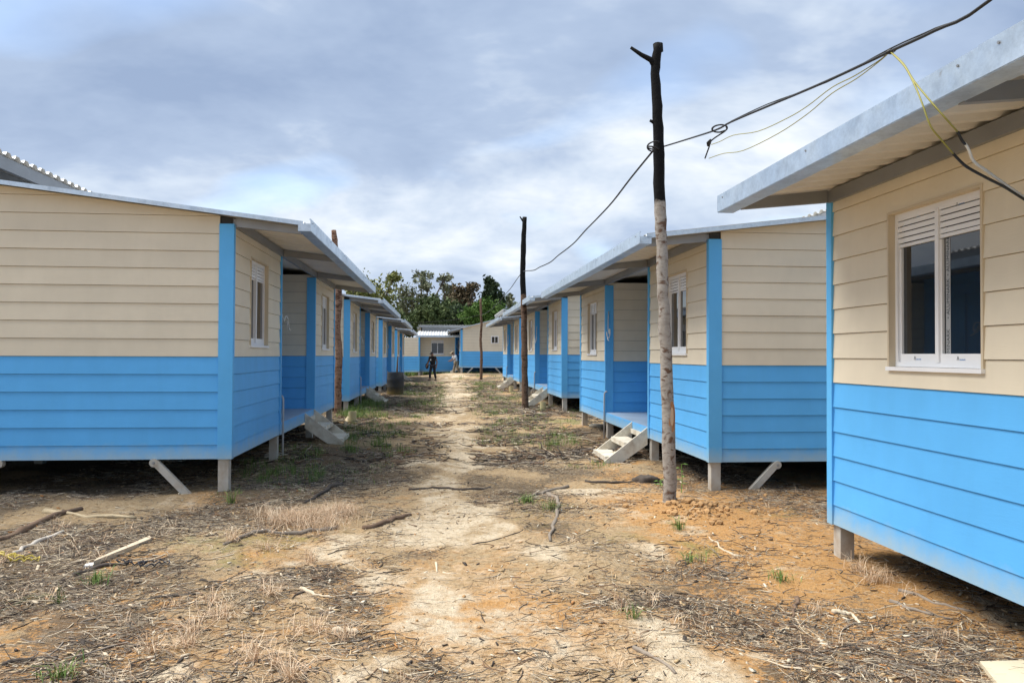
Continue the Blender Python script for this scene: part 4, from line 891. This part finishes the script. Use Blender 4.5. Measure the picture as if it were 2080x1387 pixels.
def person(label, loc, rz, J, shirt, trous, capm, sleeve=.5):
    """J: joints in the person's frame (x right, y forward)."""
    r = thing('person', label, 'person', loc, rz, 'people walking at the end of the street')
    n = ['pel', 'chest', 'neck', 'head', 'top', 'shL', 'elL', 'wrL', 'shR', 'elR', 'wrR', 'hipL', 'knL', 'anL', 'toL', 'hipR', 'knR', 'anR', 'toR']; ix = {k: i for i, k in enumerate(n)}
    V = [J[k] for k in n]; E_ = [(0, 1), (1, 2), (2, 3), (3, 4), (1, 5), (5, 6), (6, 7), (1, 8), (8, 9), (9, 10), (0, 11), (11, 12), (12, 13), (13, 14), (0, 15), (15, 16), (16, 17), (17, 18)]
    R_ = [(.15, .10), (.16, .105), .055, (.085, .10), (.065, .075), .055, .042, .03, .055, .042, .03, .085, .06, .042, .03, .085, .06, .042, .03]
    # hands: palm and five fingers each, added to the same body surface
    for sd_ in 'LR':
        w = Vector(J['wr'+sd_]); f = (w-Vector(J['el'+sd_])).normalized(); s_ = Vector((0, 1, 0)); pi_ = len(V); V.append(tuple(w+f*.07)); R_.append((.036, .018)); E_.append((ix['wr'+sd_], pi_))
        for k, (of, ln) in enumerate(((-.03, .065), (-.01, .08), (.011, .075), (.03, .06))):
            q0 = w+f*.10+s_*of; q1 = q0+f*ln*.6; q2 = q1+(f*.8+Vector((.4 if sd_ == 'L' else -.4, 0, 0)))*ln*.5; i0 = len(V); V += [tuple(q0), tuple(q1), tuple(q2)]; R_ += [.0095, .0085, .007]; E_ += [(pi_, i0), (i0, i0+1), (i0+1, i0+2)]
        q0 = w+f*.035+s_*.038; q1 = q0+f*.035+s_*.022; i0 = len(V); V += [tuple(q0), tuple(q1)]; R_ += [.011, .009]; E_ += [(pi_, i0), (i0, i0+1)]
    skin('body', V, E_, R_, SKIN, r)
    def lerp(a, b2_, w): return tuple(Vector(J[a]).lerp(Vector(J[b2_]), w))
    sv = [lerp('pel', 'chest', -.1), lerp('pel', 'chest', .45), J['chest'], lerp('chest', 'neck', .75), J['shL'], lerp('shL', 'elL', sleeve), J['shR'], lerp('shR', 'elR', sleeve)]
    skin('shirt', [tuple(v) for v in sv], [(0, 1), (1, 2), (2, 3), (2, 4), (4, 5), (2, 6), (6, 7)], [(.175, .125), (.17, .12), (.18, .125), (.08, .075), .085, .066, .085, .066], shirt, r)
    tv = [lerp('pel', 'chest', .05), J['hipL'], J['knL'], lerp('knL', 'anL', .93), J['hipR'], J['knR'], lerp('knR', 'anR', .93)]
    skin('trousers', [tuple(v) for v in tv], [(0, 1), (1, 2), (2, 3), (0, 4), (4, 5), (5, 6)], [(.165, .12), .105, .08, .068, .105, .08, .068], trous, r)
    for sd_ in 'LR':
        an_, to_ = Vector(J['an'+sd_]), Vector(J['to'+sd_]); d = (to_-an_); d.z = 0; d.normalize()
        skin('shoe', [tuple(an_-d*.05+Vector((0, 0, -.045))), tuple(an_+d*.08+Vector((0, 0, -.05))), tuple(an_+d*.19+Vector((0, 0, -.06)))], [(0, 1), (1, 2)], [(.048, .045), (.05, .04), (.04, .026)], SHOE, r)
    h = Vector(J['head']); tp_ = Vector(J['top']); axz = (tp_-h).normalized(); fw = Vector(J['fwd']).normalized()
    skin('hair', [tuple(h+axz*.03-fw*.02), tuple(h+axz*.09-fw*.015)], [(0, 1)], [(.092, .105), (.085, .095)], HAIR, r)
    cp = skin('cap', [tuple(h+axz*.085), tuple(h+axz*.15)], [(0, 1)], [(.105, .115), (.085, .09)], capm, r)
    sdv = axz.cross(fw).normalized(); b0 = h+axz*.085+fw*.07
    link('cap_brim', MB().prism([b0+sdv*.085, b0+sdv*.06+fw*.12, b0-sdv*.06+fw*.12, b0-sdv*.085], [p+axz*.012 for p in (b0+sdv*.085, b0+sdv*.06+fw*.12, b0-sdv*.06+fw*.12, b0-sdv*.085)], capm).mesh('cap_brim'), cp)
    fc_ = h+fw*.095+axz*.01
    link('nose', MB().tube([fc_+axz*.03-fw*.01, fc_+fw*.02-axz*.005], [.008, .015], 6, SKIN).mesh('nose', True), r)
    for sg in (-1, 1):
        link('eye', MB().tube([fc_+sdv*.032*sg+axz*.03-fw*.012, fc_+sdv*.032*sg+axz*.03-fw*.004], .010, 8, HAIR).mesh('eye'), r)
        link('ear', MB().tube([h+sdv*.088*sg-axz*.02, h+sdv*.1*sg+axz*.03], [.014, .02], 7, SKIN).mesh('ear', True), r)
    link('mouth', MB().tube([fc_-axz*.045+sdv*.025, fc_-axz*.048+fw*.003, fc_-axz*.045-sdv*.025], .006, 6, mat('lips', (.16, .07, .05), .6)).mesh('mouth', True), r)
    return r
YM = 46.; PM = atY(879, 760, YM); PM[2] = float(gz(PM[0], YM))
J1 = dict(pel=(0, 0, .90), chest=(0, .03, 1.25), neck=(0, .07, 1.44), head=(0, .13, 1.54), top=(0, .15, 1.62), fwd=(0, .9, -.45), shL=(-.19, .04, 1.36), elL=(-.27, -.02, 1.10), wrL=(-.27, .05, .87), shR=(.19, .04, 1.36), elR=(.27, .0, 1.10), wrR=(.30, .14, .90),
          hipL=(-.09, 0, .86), knL=(-.10, -.04, .48), anL=(-.11, -.20, .09), toL=(-.12, -.06, .04), hipR=(.09, 0, .86), knR=(.10, .14, .48), anR=(.11, .16, .08), toR=(.12, .31, .03))
pm = person('person in black shirt, dark trousers and black cap walking with bowed head', PM, PI*.86, J1, BLKC, NAVY, BLKC)
link('shirt_print', MB().prism([(.02, .172, 1.18), (.10, .170, 1.19), (.09, .165, 1.26), (.03, .168, 1.25)], [(.02, .178, 1.18), (.10, .176, 1.19), (.09, .171, 1.26), (.03, .174, 1.25)], WHC).mesh('shirt_print'), pm)
bgm = mat('dark_bag_cloth', (.025, .02, .035), .8)
bagw = MB(); bm = bmesh.new(); bmesh.ops.create_cube(bm, size=1); bmesh.ops.bevel(bm, geom=bm.edges[:], offset=.2, segments=3, affect='EDGES')
for v in bm.verts: v.co = Vector((v.co.x*.11, v.co.y*.30, v.co.z*.30*(1+.15*v.co.y)))
bme = bpy.data.meshes.new('shoulder_bag'); bm.to_mesh(bme); bm.free(); bme.materials.append(bgm)
off_ = Matrix.Rotation(PI*.86, 4, 'Z') @ Vector((.36, .02, .84))
bag = tag(link('shoulder_bag', bme, None, PM+np.array(off_), PI*.86), 'dark bag hanging at the hip of the person in black', 'bag')
link('strap', MB().tube([(-.03, .1, .12), (-.1, .06, .35), (-.17, .03, .56), (-.2, -.02, .58), (-.12, -.08, .4), (-.03, -.1, .12)], .012, 6, bgm).mesh('strap', True), bag)
Y_ = 53.; P2_ = atY(927, 750, Y_); P2_[2] = .17
J2 = dict(J1); J2.update(chest=(0, .12, 1.20), neck=(0, .20, 1.37), head=(0, .27, 1.46), top=(0, .30, 1.54), shL=(-.19, .14, 1.30), shR=(.19, .14, 1.30), elL=(-.24, .22, 1.06), wrL=(-.20, .40, .98), elR=(.24, .22, 1.06), wrR=(.18, .42, .98))
person('person in pale shirt and tan cap stooping beside the end house corner', P2_, PI*.62, J2, GREYC, KHAKI, TANC, .8)
